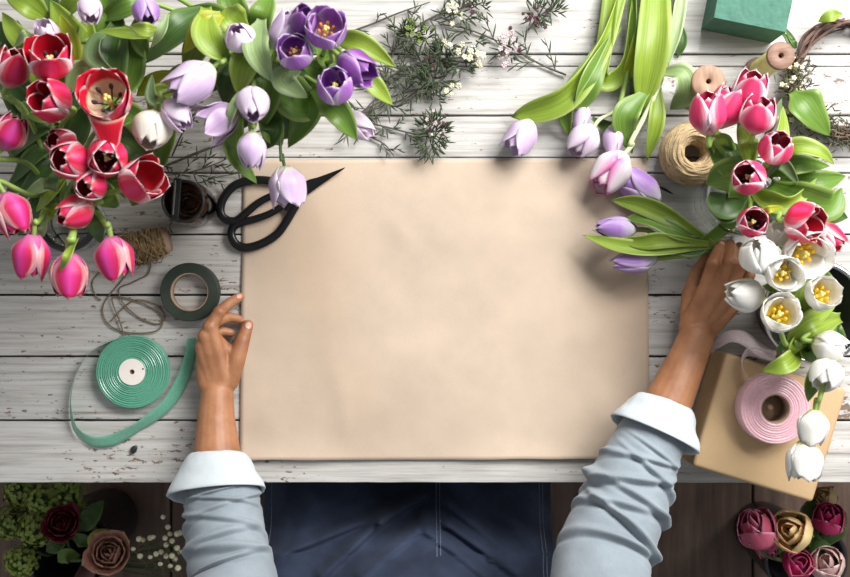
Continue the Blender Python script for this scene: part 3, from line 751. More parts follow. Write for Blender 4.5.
def bloom_mesh(mb, base, A, L, Rr, open_=.5, ph=0, rng=None, point=1.0, bulge=.42, nin=3, nout=3, spread=1.12, curl=.05, droop=None, nu=9, nv=14, foot=.30, ruf=.03):
    A = A.normalized(); ref = Vector((0, 0, 1)) if abs(A.z) < .85 else Vector((0, 1, 0))
    e2 = (ref - A * ref.dot(A)).normalized(); e1 = e2.cross(A)
    for ly in (0, 1):
        cnt = nin if ly == 0 else nout
        for j in range(cnt):
            a0 = ph + 2 * PI * j / cnt + (PI / cnt if ly else 0)
            op = open_ * (.92 if ly == 0 else 1.0) * (1 + rng.uniform(-.10, .12)); zl = L * (rng.uniform(.95, 1.03) if ly else rng.uniform(.9, 1.0))
            rs = Rr * (.90 if ly == 0 else 1.0); lean = rng.uniform(-.06, .06); sd = rng.random() * 40
            dr = droop is not None and ly == 1 and j == droop
            def fn(u, v):
                uu = u * 2 - 1
                if v > bulge: wv = math.sqrt(max(0, 1 - ((v - bulge) / (1 - bulge)) ** 2)) ** point
                else: wv = .42 + .58 * math.sin(PI / 2 * v / bulge)
                if v <= bulge: r_ = foot + (1 - foot) * math.sin(PI / 2 * v / bulge)
                else: r_ = 1 + (op - 1) * ((v - bulge) / (1 - bulge)) ** 1.7
                zz = v
                if dr: 
                    k = sstep(.2, .9, v); r_ = lerp(r_, 1.62 * v + .35, k); zz = lerp(v, .55 - .5 * v, k)
                elif op > 1: zz = v - .16 * (op - 1) * sstep(.3, 1, v) * 1.6
                ang = uu * spread * wv * (1 if op < 1.0 or v < bulge else lerp(1, 1 / max(1, r_) ** .8, (v - bulge) / (1 - bulge))) * (1 if not dr else lerp(1, .40, sstep(.1, .8, v)))
                r_ = r_ * rs * (1 + curl * uu * uu * (1 if ly else .5)) * (1 + ruf * noise.noise((uu * 1.6 + sd, v * 2.2, 0)))
                # keel along the middle of the petal
                r_ += rs * .05 * math.exp(-(uu / .25) ** 2) * v
                a = a0 + ang + lean * v
                return base + A * (zl * zz * (1 - .05 * uu * uu * v)) + (e1 * math.cos(a) + e2 * math.sin(a)) * r_
            mb.grid(fn, nu, nv)

def pistil(parent, base, A, L, rr, anth, n=6, spread=.5):
    mb = MB(); A = A.normalized(); ref = Vector((0, 0, 1)) if abs(A.z) < .85 else Vector((0, 1, 0))
    e2 = (ref - A * ref.dot(A)).normalized(); e1 = e2.cross(A)
    mb.tube([base + A * (L * .08), base + A * (L * .3), base + A * (L * .52)], [rr * .16, rr * .13, rr * .12], 8)
    for k in range(3):
        a = 2 * PI * k / 3; mb.ball(base + A * (L * .54) + (e1 * math.cos(a) + e2 * math.sin(a)) * rr * .09, rr * .11, 8)
    mb.build('pistil', M['pistil'], parent)
    for k in range(n):
        a = 2 * PI * k / n + .3; d = e1 * math.cos(a) + e2 * math.sin(a)
        q = base + A * (L * .1) + d * rr * .12; q1 = base + A * (L * .38) + d * rr * spread * .8; q2 = base + A * (L * .56) + d * rr * spread
        mb = MB(); mb.tube([q, (q + q1) / 2, q1], rr * .035, 5); mb.tube(cr([q1, (q1 + q2) / 2, q2], 5), [rr * .05, rr * .1, rr * .1, rr * .05], 6)
        mb.build('stamen', M[anth], parent)

def tulip(label, group, px, py, h, az, el, L, W, open_, mat, inner=None, stem=(), leaves=(), lh=None, seed=None, smat='stem', sw=2.6, cat='tulip', pist=None, psp=.5, ph=None, grav=True, **kw):
    rng = random.Random(seed if seed is not None else int(px * 7 + py * 13))
    s = S(h); L *= s; Rr = W * s / 2
    A = Vector((math.cos(R(el)) * math.cos(R(az)), math.cos(R(el)) * math.sin(R(az)), math.sin(R(el))))
    c = P(px, py, h); base = c - A * (L * .5)
    root = empty('tulip', base, label, cat, group)
    mb = MB(); bloom_mesh(mb, base, A, L, Rr, open_, rng.random() * 2 if ph is None else ph, rng, **kw)
    mats = [M[mat]] + ([M[inner]] if inner else [])
    b = mb.build('bloom', mats, root, solid=.0007, minner=bool(inner))
    if inner:                                            # inner shell is the side towards the axis
        b.modifiers['solid'].offset = 0
    if pist: pistil(b, base, A, L, Rr, pist, spread=psp)
    if stem:
        pts = [base + A * (L * .04), base - A * (L * .28)] + [V3(p, h * .6) for p in stem]
        mb = MB(); mb.tube(cr(pts, 8 * len(pts)), [sw * s * 1.0] * 3 + [sw * s * 1.15], 8); mb.build('stem', M[smat], root)
    for lf in leaves:
        kw2 = lf[3] if len(lf) > 3 else {}
        leaf(root, lf[0], lf[1], lf[2], lh if lh is not None else h * .6, **kw2)
    return root

# ---------------- jar and red bunch, top left
def vase(name, label, cat, px, py, h, rpx, mat, ht, rim_mat=None, wall=.003, taper=.85, wl=None):
    """px,py,rpx: the mouth as seen at height ht"""
    c = P(px, py, ht); o = Vector((c.x, c.y, T + h)); r = rpx * S(ht); e = empty(name, o, label, cat)
    mb = MB(); hh = ht - h
    mb.lathe([(0, .0006), (r * taper - .004, .0006), (r * taper, .004), (r, hh - .003), (r - wall * .3, hh), (r - wall * .7, hh), (r - wall, hh - .003), (r * taper - wall, .008), (0, .007)], 48, o)
    mb.build('body', M[mat], e)
    if rim_mat: 
        mb = MB(); mb.lathe([(r + .0005, hh - .010), (r + .0035, hh - .009), (r + .0042, hh - .002), (r + .0015, hh + .002), (r - wall - .001, hh + .001), (r - wall - .001, hh - .010)], 48, o, closed=True); mb.build('rim', M[rim_mat], e)
    if wl:
        mb = MB(); q = lambda z: r * lerp(taper, 1, z / hh) - wall - .0004
        mb.lathe([(0, .0085), (q(.0085), .0085), (q(wl), wl), (0, wl)], 40, o); mb.build('water', M['water'], e)
    return e
vase('vase', 'glass jar with black rim under the red tulips', 'vase', 66, 222, .0005, 27, 'glass', .07, 'blackp', taper=1.0)
G = 'red tulips with white margins, at the upper left of the bench'
jx = [(66, 218, .06), (73, 225, .016)]
def st(*p): return list(p) + jx
tulip('red tulip cut by the left edge, beside the bowl-shaped red one', G, 12, 67, .24, 60, 30, 44, 34, .6, 'p_red', 'p_red_in', st((25, 110, .2), (50, 170, .14)))
tulip('bowl-shaped red tulip open toward the top, topmost of the red bunch', G, 50, 59, .27, 80, 52, 42, 43, .98, 'p_red', 'p_red_in', st((50, 105, .2), (58, 170, .14)), [
    ([(44, 95, .17), (30, 60, .2), (17, 20, .18)], 22, 'l_brt'), ([(38, 36, .2), (26, 37, .22), (14, 47, .2)], 15, 'l_pal', dict(roll=20)), ([(74, 74, .2), (70, 45, .21), (60, 14, .2)], 24, 'l_yel'), ([(84, 75, .2), (88, 45, .2), (86, 10, .18)], 22, 'l_brt')], pist='anther_d')
tulip('red tulip with dark throat directly below the bowl-shaped one', G, 51, 101, .27, 160, 62, 40, 42, .80, 'p_red', 'p_red_in', st((60, 130, .2), (62, 180, .14)), [
    ([(66, 95, .22), (80, 70, .235), (99, 75, .23)], 20, 'l_pal', dict(roll=15)), ([(62, 120, .2), (38, 112, .2), (14, 104, .18)], 20, 'l_mid'), ([(60, 120, .2), (80, 95, .22), (72, 76, .22)], 18, 'l_drk')], pist='anther_d')
tulip('wide-open red tulip showing cream centre with one petal hanging down', G, 107, 98, .30, 90, 78, 40, 47, 1.22, 'p_red', 'p_cream_in', st((90, 140, .2), (72, 190, .12)), [
    ([(105, 110, .2), (112, 60, .21), (120, 10, .18)], 36, 'l_drk'), ([(112, 72, .235), (95, 58, .25), (97, 40, .24), (106, 34, .235)], 20, 'l_gry', dict(roll=-20)), ([(150, 38, .22), (125, 34, .235), (98, 31, .22)], 15, 'l_brt', dict(roll=30)),
    ([(96, 110, .22), (128, 82, .2), (132, 45, .2), (122, 24, .19)], 30, 'l_mid')], pist='anther_d', psp=.62, spread=1.25, foot=.45, droop=1, ph=R(90))
tulip('magenta-red tulip cut by the left edge, below the bowl-shaped pair', G, 11, 131, .24, 60, 10, 40, 34, .5, 'p_mag', 'p_red_in', st((30, 165, .18), (55, 200, .1)))
tulip('small dull red tulip half hidden behind two closed red ones', G, 61, 143, .23, 150, 60, 30, 30, .55, 'p_red', 'p_red_in', st((62, 180, .15)), [
    ([(60, 140, .15), (35, 155, .17), (10, 185, .15)], 18, 'l_drk'), ([(62, 120, .16), (35, 130, .18), (8, 160, .16)], 20, 'l_drk'), ([(64, 150, .14), (40, 175, .16), (16, 206, .13)], 20, 'l_drk'), ([(60, 170, .15), (52, 186, .2), (54, 205, .17)], 14, 'l_gry')])
tulip('round red tulip with small black throat, left of the closed pair', G, 69, 160, .28, 190, 66, 37, 38, .55, 'p_red', 'p_red_in', st((68, 190, .18)), pist='anther_d')
tulip('round red tulip with black throat just under the drooping petal', G, 107, 158, .28, -60, 68, 38, 39, .58, 'p_red', 'p_red_in', st((92, 185, .18)), [
    ([(100, 130, .2), (128, 140, .22), (158, 166, .2)], 36, 'l_drk'), ([(112, 112, .22), (134, 118, .23), (140, 142, .22)], 26, 'l_mid'), ([(120, 160, .17), (136, 148, .2), (152, 160, .19), (150, 178, .17)], 22, 'l_drk')], pist='anther_d')
tulip('small red tulip with tight black throat between the round ones and the jar', G, 90, 185, .27, -120, 66, 32, 32, .5, 'p_red', 'p_red_in', st((82, 205, .16)), pist='anther_d')
tulip('red tulip with white-edged petals opening to the right, above the twine', G, 141, 181, .27, 15, 34, 46, 42, .95, 'p_red', 'p_red_in', st((105, 195, .2), (84, 210, .12)), [
    ([(100, 180, .16), (108, 198, .2), (116, 208, .18)], 22, 'l_mid'), ([(84, 195, .17), (96, 225, .17), (102, 246, .14)], 15, 'l_drk'), ([(110, 185, .18), (135, 190, .19), (132, 206, .17)], 24, 'l_mid')])
tulip('dusky red tulip facing down over the rim of the jar', G, 75, 212, .25, -150, 36, 38, 33, .52, 'p_red', 'p_red_in', st((88, 200, .2), (84, 195, .12)), [
    ([(70, 175, .16), (52, 192, .2), (36, 212, .18)], 17, 'l_brt', dict(roll=20)), ([(60, 180, .16), (42, 186, .2), (24, 196, .18)], 14, 'l_pal'), ([(58, 205, .18), (48, 214, .2), (40, 224, .17)], 15, 'l_brt')])
tulip('magenta tulip cut by the left edge, above the two hanging ones', G, 13, 215, .26, -70, -6, 46, 36, .6, 'p_mag', 'p_red_in', st((30, 195, .22), (50, 195, .12)))
tulip('hanging magenta tulip nearest the left edge', G, 31, 257, .25, -100, -8, 46, 36, .62, 'p_mag', 'p_red_in', st((38, 222, .25), (55, 205, .15)), [([(46, 215, .22), (42, 232, .23), (36, 238, .2)], 9, 'l_pal')])
tulip('hanging magenta tulip with thick green stem, in front of the black-rimmed jar', G, 69.5, 276, .25, -92, -6, 45, 38, .64, 'p_mag', 'p_red_in', st((72, 238, .26), (74, 215, .18)), [([(78, 238, .24), (68, 255, .285), (60, 272, .275)], 9, 'l_brt')], sw=4.2)
tulip('hanging magenta tulip overlapping the end of the twine spool', G, 115, 259, .25, -80, -4, 45, 37, .6, 'p_mag', 'p_red_in', st((106, 225, .25), (92, 210, .17)), [([(90, 200, .18), (98, 222, .2), (103, 240, .17)], 13, 'l_drk')], sw=3)

# ---------------- lilac bunch, top middle left
vase('vase', 'white pot almost hidden under the leaves of the lilac tulips', 'vase', 246, 40, .0005, 30, 'label', .14, taper=.8)
G = 'lilac and violet tulips at the top of the bench'
jx = [(246, 41, .14), (258, 54, .02)]
tulip('pale lilac tulip peeping out behind the topmost red tulip', G, 47, 32, .22, 100, 50, 26, 24, .55, 'p_pale', None, [(90, 40, .2), (180, 40, .12), (246, 41, .14), (258, 54, .02)])
tulip('pale pink-lilac tulip at the top edge above the red bunch', G, 90, 10, .24, -80, 20, 30, 24, .5, 'p_pale', None, [(120, -8, .2), (200, 20, .14)] + jx)
tulip('purple-pink tulip at the top edge above the pale green leaf', G, 146, 12, .24, -75, 25, 30, 27, .5, 'p_purp', None, [(170, -6, .22), (215, 22, .15)] + jx, [
    ([(160, 30, .25), (145, 30, .265), (130, 26, .25)], 15, 'l_brt'), ([(168, 14, .27), (161, 32, .275), (151, 48, .26)], 10, 'l_pal'), ([(212, 6, .2), (178, 30, .24), (146, 63, .22)], 32, 'l_drk', dict(roll=10)), ([(146, 6, .22), (140, 38, .21), (149, 61, .2)], 20, 'l_mid')])
tulip('pale lilac tulip facing up among pale leaves, left of the violet ones', G, 240, 37, .29, 110, 60, 30, 31, .34, 'p_pale', 'p_lilac', [(250, 60, .2)] + jx, [
    ([(262, 20, .27), (256, 48, .30), (272, 82, .28)], 27, 'l_pal'), ([(246, 30, .24), (232, 18, .26), (226, 8, .24)], 30, 'l_brt'), ([(206, 8, .26), (208, 40, .285), (232, 62, .27)], 30, 'l_brt', dict(roll=-15)), ([(222, 15, .26), (205, 25, .27), (183, 54, .25)], 24, 'l_yel')])
tulip('large lilac tulip lying over to the lower left, above the white one', G, 192, 82, .29, -142, 14, 52, 39, .7, 'p_lilac', None, [(222, 62, .29), (236, 50, .22)] + jx, [
    ([(226, 35, .22), (200, 45, .24), (184, 78, .2)], 28, 'l_mid'), ([(236, 60, .22), (228, 80, .24), (224, 104, .22)], 24, 'l_drk'), ([(200, 62, .2), (176, 76, .2), (168, 88, .18)], 16, 'l_mid'), ([(206, 84, .2), (160, 82, .2), (136, 96, .18)], 22, 'l_yel', dict(wave=.1)), ([(170, 104, .22), (152, 98, .24), (152, 74, .23)], 13, 'l_gry'), ([(176, 92, .2), (158, 94, .215), (148, 112, .2)], 17, 'l_brt')], point=1.2)
tulip('small lilac tulip turned down, touching the white tulip', G, 177, 115, .28, -52, 14, 38, 28, .45, 'p_pale', 'p_lilac', [(186, 85, .26), (220, 62, .22)] + jx, point=1.2)
tulip('mauve tulip with pointed star-like petals, beside the small lilac one', G, 217, 121, .27, -148, 4, 46, 34, 1.45, 'p_mauve', None, [(238, 98, .26), (246, 70, .2)] + jx, [([(246, 84, .25), (234, 108, .29), (224, 138, .27)], 12, 'l_pal', dict(roll=25)), ([(240, 80, .23), (252, 95, .24), (246, 120, .22)], 22, 'l_mid')], point=1.9, spread=.8)
tulip('single white tulip with cream throat beside the red bunch', 'white tulips', 152, 130, .27, -95, 26, 40, 40, .40, 'p_cream', 'p_cream', [(165, 108, .2), (210, 70, .16), (246, 41, .14), (258, 54, .02)], [([(176, 122, .19), (164, 148, .2), (160, 172, .18)], 18, 'l_mid'), ([(150, 116, .19), (130, 140, .2), (122, 170, .16)], 24, 'l_drk')])
tulip('pale lilac tulip looking down from the middle of the leaves', G, 253, 104, .29, -85, 30, 38, 33, .40, 'p_pale', 'p_lilac', [(250, 80, .25)] + jx, [
    ([(262, 55, .24), (245, 65, .28), (238, 96, .26)], 30, 'l_brt'), ([(270, 50, .22), (268, 85, .255), (262, 130, .22)], 34, 'l_mid'), ([(225, 110, .2), (234, 90, .22), (250, 66, .22)], 20, 'l_drk')])
tulip('closed lilac tulip hanging above the scissor loops', G, 252, 151, .27, -88, -4, 38, 29, .42, 'p_lilac', None, [(254, 126, .27), (256, 100, .2)] + jx, [
    ([(240, 110, .22), (234, 150, .24), (257, 184, .22)], 22, 'l_mid', dict(roll=-20)), ([(262, 112, .21), (274, 130, .23), (262, 150, .2)], 22, 'l_drk'), ([(272, 100, .2), (272, 128, .225), (282, 146, .2)], 24, 'l_mid')])
tulip('lilac tulip on a long stem hanging over the scissors', G, 287.5, 187, .22, -82, -8, 42, 36, .82, 'p_lilac', None, [(281, 160, .23), (279, 125, .22), (272, 85, .18)] + jx, smat='stem_dark', sw=1.6, point=1.35)
tulip('violet tulip with cupped mouth facing up, lowest of the violet trio', G, 295, 52, .31, 100, 74, 34, 35, .78, 'p_viol', 'p_viol_in', [(290, 70, .2)] + jx, [
    ([(298, 70, .27), (284, 80, .285), (308, 98, .265)], 25, 'l_pal', dict(roll=10)), ([(284, 60, .26), (281, 76, .275), (294, 102, .25)], 16, 'l_gry'), ([(270, 60, .22), (295, 100, .24), (318, 110, .2)], 40, 'l_mid'), ([(290, 90, .2), (308, 108, .23), (288, 148, .2)], 32, 'l_mid'), ([(265, 70, .18), (285, 110, .2), (280, 140, .16)], 40, 'l_drk')], pist='anther_o', psp=.3)
tulip('pale purple tulip with long petals behind the violet trio', G, 286, 30, .29, 60, 25, 46, 30, .6, 'p_lilac', None, [(276, 56, .22)] + jx)
tulip('dark violet tulip between the pale and the orange-centred one', G, 304, 20, .31, 70, 50, 32, 28, .6, 'p_deep', 'p_viol_in', [(300, 50, .2)] + jx)
tulip('open violet tulip with orange stamens at the top', G, 326, 29, .32, 80, 70, 36, 40, .95, 'p_viol', 'p_viol', [(310, 60, .2)] + jx, [
    ([(330, 38, .26), (362, 44, .28), (396, 67, .26)], 22, 'l_brt', dict(roll=12)), ([(318, 45, .24), (335, 60, .25), (350, 62, .22)], 28, 'l_mid'), ([(302, 62, .22), (322, 70, .24), (334, 58, .22)], 20, 'l_mid')], pist='anther_o', psp=.4)
tulip('deep violet tulip with dark throat facing up', G, 335, 86, .31, 90, 66, 38, 36, .72, 'p_viol', 'p_viol_in', [(318, 85, .2)] + jx, [
    ([(352, 66, .25), (372, 84, .27), (393, 105, .25)], 20, 'l_brt', dict(roll=-12)), ([(312, 88, .24), (338, 112, .27), (357, 140, .25)], 26, 'l_mid')], pist='anther_d', psp=.3)
tulip('deep purple tulip turned to the right beside the leaf tips', G, 356, 68, .30, -38, 18, 44, 34, .78, 'p_deep', 'p_viol_in', [(330, 62, .26), (300, 58, .2)] + jx, point=1.3)
tulip('slender pale pink tulip half covered by a leaf, above the kraft paper', G, 356, 125, .22, -32, 6, 40, 26, .5, 'p_pale', None, [(335, 105, .22), (300, 75, .18)] + jx, point=1.4)
# extra foliage of that bunch
lf = empty('tulip_foliage', P(262, 60, .02), 'loose tulip leaves filling the lilac bunch between the blooms', 'leaves', G)
mb = MB(); mb.tube(cr([P(257, 54, .02), P(247, 42, .13), P(256, 50, .2)], 14), .004, 8); mb.build('stem', M['stem'], lf)
for pts, w_, mt, kw in [([(256, 50, .16), (225, 66, .2), (212, 92, .18)], 30, 'l_drk', {}), ([(258, 52, .16), (300, 70, .19), (330, 92, .17)], 34, 'l_drk', {}), ([(258, 50, .16), (262, 90, .2), (240, 130, .17)], 34, 'l_drk', {}), ([(256, 46, .16), (290, 100, .18), (306, 128, .15)], 34, 'l_drk', {}), ([(252, 44, .18), (222, 20, .22), (190, 6, .2)], 26, 'l_mid', {}), ([(256, 40, .18), (262, 15, .22), (272, -6, .2)], 26, 'l_mid', {}), ([(250, 44, .18), (232, 4, .2), (226, -16, .18)], 28, 'l_mid', {}), ([(262, 48, .18), (290, 40, .2), (310, 45, .2), (344, 48, .2)], 26, 'l_drk', {})]:
    leaf(lf, pts, w_, mt, **kw)
lf = empty('tulip_foliage', P(60, 210, .02), 'loose tulip leaves filling the red bunch between the blooms', 'leaves', 'leaves of the red bunch')
mb = MB(); mb.tube(cr([P(72, 224, .016), P(67, 216, .065), P(62, 165, .13)], 14), .004, 8); mb.build('stem', M['stem'], lf)
for pts, w_, mt, kw in [([(62, 165, .13), (78, 120, .17), (84, 88, .16)], 34, 'l_drk', {}), ([(62, 165, .13), (40, 120, .16), (34, 80, .15)], 34, 'l_drk', {}), ([(60, 165, .13), (28, 150, .16), (4, 120, .15)], 34, 'l_drk', {}), ([(60, 170, .13), (34, 176, .15), (6, 192, .14)], 30, 'l_drk', {}), ([(66, 170, .13), (104, 180, .16), (126, 192, .14)], 30, 'l_drk', {}), ([(62, 160, .13), (20, 90, .15), (6, 30, .14)], 36, 'l_drk', {}), ([(64, 150, .14), (72, 60, .15), (60, 6, .14)], 34, 'l_mid', {}), ([(60, 190, .1), (40, 205, .14), (18, 236, .12)], 22, 'l_drk', {}), ([(70, 185, .12), (84, 208, .15), (92, 236, .13)], 16, 'l_drk', {}), ([(58, 60, .2), (22, 40, .2), (2, 12, .18)], 22, 'l_brt', {}), ([(100, 60, .18), (70, 30, .19), (50, 0, .18)], 26, 'l_brt', {}), ([(96, 60, .17), (108, 20, .18), (100, -8, .17)], 30, 'l_mid', {})]:
    leaf(lf, pts, w_, mt, **kw)

for pts, w_, mt, kw in [([(50, 20, .17), (26, 2, .2), (4, -8, .18)], 26, 'l_brt', {}), ([(60, 20, .17), (78, -4, .2), (100, -16, .18)], 24, 'l_brt', {}), ([(100, 20, .17), (126, 6, .2), (150, 0, .18)], 24, 'l_mid', {}), ([(20, 60, .16), (8, 40, .18), (-6, 20, .17)], 24, 'l_drk', {}), ([(90, 70, .16), (108, 66, .19), (128, 76, .17)], 22, 'l_mid', {}), ([(40, 30, .15), (50, 12, .16), (52, -10, .15)], 26, 'l_drk', {}), ([(30, 110, .15), (14, 92, .17), (2, 84, .16)], 20, 'l_drk', {})]:
    leaf(lf, pts, w_, mt, **kw)
# ---------------- cut tulips lying at the top, right of the middle
G = 'cut lilac tulips lying on the boards above the kraft paper'
tulip('pale purple tulip lying alone, nearest the filler sprigs', G, 521, 137, .028, -125, 2, 38, 30, .8, 'p_lilac', None, [(548, 108, .03), (585, 70, .025), (612, 20, .012), (622, -20, .006)], [
    ([(626, -18, .012), (602, 48, .038), (565, 98, .046), (511, 117, .016)], 26, 'l_brt', dict(roll=-18, cup=.3, wide=.72, tipw=2.6))], point=1.5, sw=2.8)
tulip('white tulip with lilac blush lying with its stem to the right', G, 583, 141, .032, -128, 4, 36, 31, .5, 'p_pale', None, [(612, 113, .022), (642, 92, .014), (652, 60, .008), (660, 0, .006)], [
    ([(592, 118, .022), (606, 126, .012), (622, 124, .012)], 11, 'l_drk')], smat='stem_pale', sw=2.0)
tulip('narrow lilac bud behind the white blushed tulip', G, 581, 117, .022, -100, 2, 30, 18, .4, 'p_lilac', None, [(590, 85, .022), (612, 40, .02), (622, -10, .006)], [
    ([(616, 20, .02), (592, 62, .045), (566, 104, .04), (569, 136, .012)], 19, 'l_mid', dict(roll=15, wide=.6)), ([(618, 25, .02), (592, 75, .05), (578, 112, .03)], 25, 'l_mid', dict(roll=-25, wide=.6, tipw=3))])
tulip('narrow lilac tulip standing between the white blushed and magenta-tipped ones', G, 613, 141, .022, -95, 2, 34, 20, .4, 'p_lilac', None, [(618, 110, .02), (628, 70, .02), (634, 10, .006)], [
    ([(646, 92, .03), (625, 118, .04), (632, 154, .012)], 26, 'l_mid', dict(roll=10))])
tulip('white tulip with magenta petal tips on a thick pale stem', G, 611, 172, .036, -128, 6, 46, 38, .62, 'p_flame', None, [(632, 140, .035), (655, 95, .03), (668, 55, .022), (677, 5, .012), (680, -30, .008)], [
    ([(662, 72, .035), (682, 74, .055), (685, 94, .05), (670, 110, .02)], 27, 'l_pal', dict(roll=-15, wide=.5)), ([(658, 84, .025), (656, 122, .035), (647, 160, .012)], 17, 'l_brt'), ([(684, -20, .02), (676, 30, .032), (668, 66, .03)], 13, 'l_pal', dict(b0=.8, wide=.3))], smat='stem_pale', sw=2.6)
tulip('lilac tulip lying under the magenta-tipped one at the paper corner', G, 640, 189, .024, 142, 2, 46, 33, .75, 'p_purp', 'p_lilac', [(664, 208, .016), (690, 226, .018), (716, 244, .02)], point=1.2)
lf = empty('tulip_foliage', P(640, 20, .005), 'long bright green cut tulip leaves lying together at the top of the bench', 'leaves', G)
for pts, w_, mt, kw in [([(614, -20, .015), (606, 42, .03), (600, 76, .028), (612, 80, .02), (628, 60, .025), (632, 0, .03)], 19, 'l_brt', dict(b0=.9, wide=.5, tipw=4, roll=25)),
                        ([(634, -20, .02), (633, 30, .035), (627, 64, .02)], 13, 'l_mid', dict(roll=60, b0=.9)), ([(650, -20, .015), (642, 42, .035), (621, 88, .012)], 21, 'l_yel', dict(wide=.5)), ([(656, -24, .02), (652, 45, .05), (641, 112, .02)], 34, 'l_brt', dict(b0=.8, wide=.5, tipw=2.6)), ([(640, 40, .012), (638, 80, .014), (630, 110, .01)], 16, 'l_drk', {}), ([(664, -20, .012), (668, 30, .02), (664, 66, .016)], 14, 'l_mid', {}), ([(680, 20, .01), (683, 42, .012), (677, 58, .004)], 8, 'l_drk', {})]:
    leaf(lf, pts, w_, mt, **kw)

# ---------------- tulips held in the right hand
G = 'tulips gathered in the right hand'
tulip('lilac tulip pointing left, upper of the two held over the kraft paper', G, 615, 228, .05, 176, 2, 42, 24, .34, 'p_purp', None, [(662, 237, .052), (700, 246, .05), (716, 248, .045)], [
    ([(712, 244, .06), (672, 218, .068), (640, 204, .06), (611, 200, .04)], 20, 'l_brt', dict(roll=-20, cup=.25, wide=.5)), ([(705, 244, .055), (680, 234, .07), (650, 220, .065), (624, 219, .05)], 19, 'l_mid', dict(roll=20, wide=.5)), ([(706, 243, .05), (672, 230, .055), (638, 208, .05)], 14, 'l_drk', {})], ph=.3)
tulip('deeper purple tulip pointing left, lower of the two held over the kraft paper', G, 634, 261, .048, 186, 2, 46, 25, .32, 'p_purp', None, [(682, 256, .05), (705, 252, .048), (718, 250, .045)], [
    ([(712, 246, .062), (660, 250, .07), (620, 246, .062), (582, 235, .04)], 16, 'l_brt', dict(roll=15, wide=.55)), ([(710, 244, .066), (662, 240, .074), (640, 242, .07), (616, 239, .055)], 17, 'l_brt', dict(roll=-15)), ([(756, 180, .085), (746, 200, .075), (726, 224, .066), (702, 243, .064), (671, 257, .06)], 18, 'l_mid', dict(roll=-25, b0=.8, wide=.4)), ([(716, 240, .06), (690, 248, .064), (660, 244, .06)], 20, 'l_drk', {})], ph=.9)

# ---------------- pink bunch in the clear vase, right
vase('vase', 'clear round glass vase holding the pink-red tulips', 'vase', 745, 196, .0005, 39, 'glass', .08, taper=.95, wl=.045)
G = 'pink-red tulips in the clear glass vase'
jx = [(746, 195, .08), (735, 202, .02)]
tulip('pink tulip seen from the side, leftmost of the vase bunch beside the pale disc spool', G, 708, 113, .20, 98, 22, 43, 37, .62, 'p_rose', 'p_rose_in', [(716, 142, .17)] + jx, [([(738, 190, .1), (722, 150, .14), (714, 128, .13)], 22, 'l_brt'), ([(742, 185, .1), (725, 165, .15), (706, 140, .13)], 20, 'l_mid')])
tulip('wide pink tulip touching the leftmost one, just behind the twine ball', G, 726, 107, .19, 70, 24, 43, 37, .62, 'p_rose', 'p_rose_in', [(730, 140, .16)] + jx)
tulip('pink tulip nearest the yellow thread spool', G, 750, 91, .20, 82, 30, 42, 35, .72, 'p_rose', 'p_rose_in', [(745, 125, .17)] + jx, pist='anther_d', psp=.3)
tulip('pink tulip with cupped mouth in front of the one by the yellow spool', G, 758, 115, .22, 88, 34, 38, 36, .72, 'p_rose', 'p_rose_in', [(756, 145, .18)] + jx, [
    ([(752, 172, .12), (748, 148, .18), (738, 120, .17)], 21, 'l_brt'), ([(762, 170, .12), (780, 140, .17), (783, 106, .15)], 18, 'l_brt', dict(roll=20)), ([(764, 140, .17), (774, 118, .2), (782, 98, .17)], 9, 'l_gry')], pist='anther_d', psp=.3)
tulip('round pink tulip above the large boat-shaped leaf', G, 776, 148, .22, 80, 55, 32, 34, .6, 'p_rose', 'p_rose_in', [(765, 165, .15)] + jx, [
    ([(764, 172, .13), (792, 148, .17), (820, 152, .18), (834, 164, .16)], 19, 'l_brt', dict(roll=-15)), ([(768, 175, .12), (795, 165, .16), (830, 166, .14)], 20, 'l_mid'), ([(762, 180, .12), (780, 163, .18), (800, 186, .17)], 14, 'l_gry', dict(roll=25))], pist='anther_d', psp=.3)
tulip('round pink tulip with dark throat over the rim of the vase', G, 748, 177, .22, 160, 58, 34, 34, .55, 'p_rose', 'p_rose_in', [(748, 190, .14)] + jx, [
    ([(748, 196, .12), (732, 176, .155), (706, 184, .13)], 40, 'l_mid', dict(roll=-12)), ([(745, 196, .12), (724, 205, .14), (710, 192, .12)], 30, 'l_drk'), ([(746, 190, .12), (735, 160, .15), (726, 140, .14)], 26, 'l_drk'), ([(744, 195, .11), (728, 215, .13), (712, 208, .12)], 18, 'l_drk')], pist='anther_d', psp=.3)
tulip('dark pink tulip looking straight up with black throat, beside the right hand', G, 753, 222, .2, 95, 80, 30, 30, .72, 'p_rose', 'p_rose_in', [(750, 205, .12)] + jx, [
    ([(750, 190, .13), (768, 200, .165), (792, 203, .18), (817, 178, .165)], 20, 'l_brt', dict(roll=18, cup=.3)), ([(756, 216, .16), (768, 210, .21), (784, 207, .19)], 8, 'l_yel'), ([(755, 200, .11), (790, 215, .13), (815, 205, .12)], 34, 'l_drk')], pist='anther_d', psp=.45)
tulip('large red-and-white tulip open to the right, above the white bunch', G, 803, 222, .22, -12, 50, 36, 40, .86, 'p_red', 'p_red_in', [(780, 205, .15)] + jx, [
    ([(770, 185, .13), (800, 198, .175), (830, 205, .16), (842, 188, .15)], 36, 'l_mid', dict(roll=15)), ([(790, 200, .13), (820, 210, .15), (848, 218, .13)], 28, 'l_drk'), ([(780, 180, .12), (815, 182, .15), (846, 176, .13)], 24, 'l_mid')])
tulip('red-and-white tulip turned away at the right border', G, 829, 237, .19, -50, 20, 34, 26, .7, 'p_red', 'p_red_in', [(805, 215, .14)] + jx)

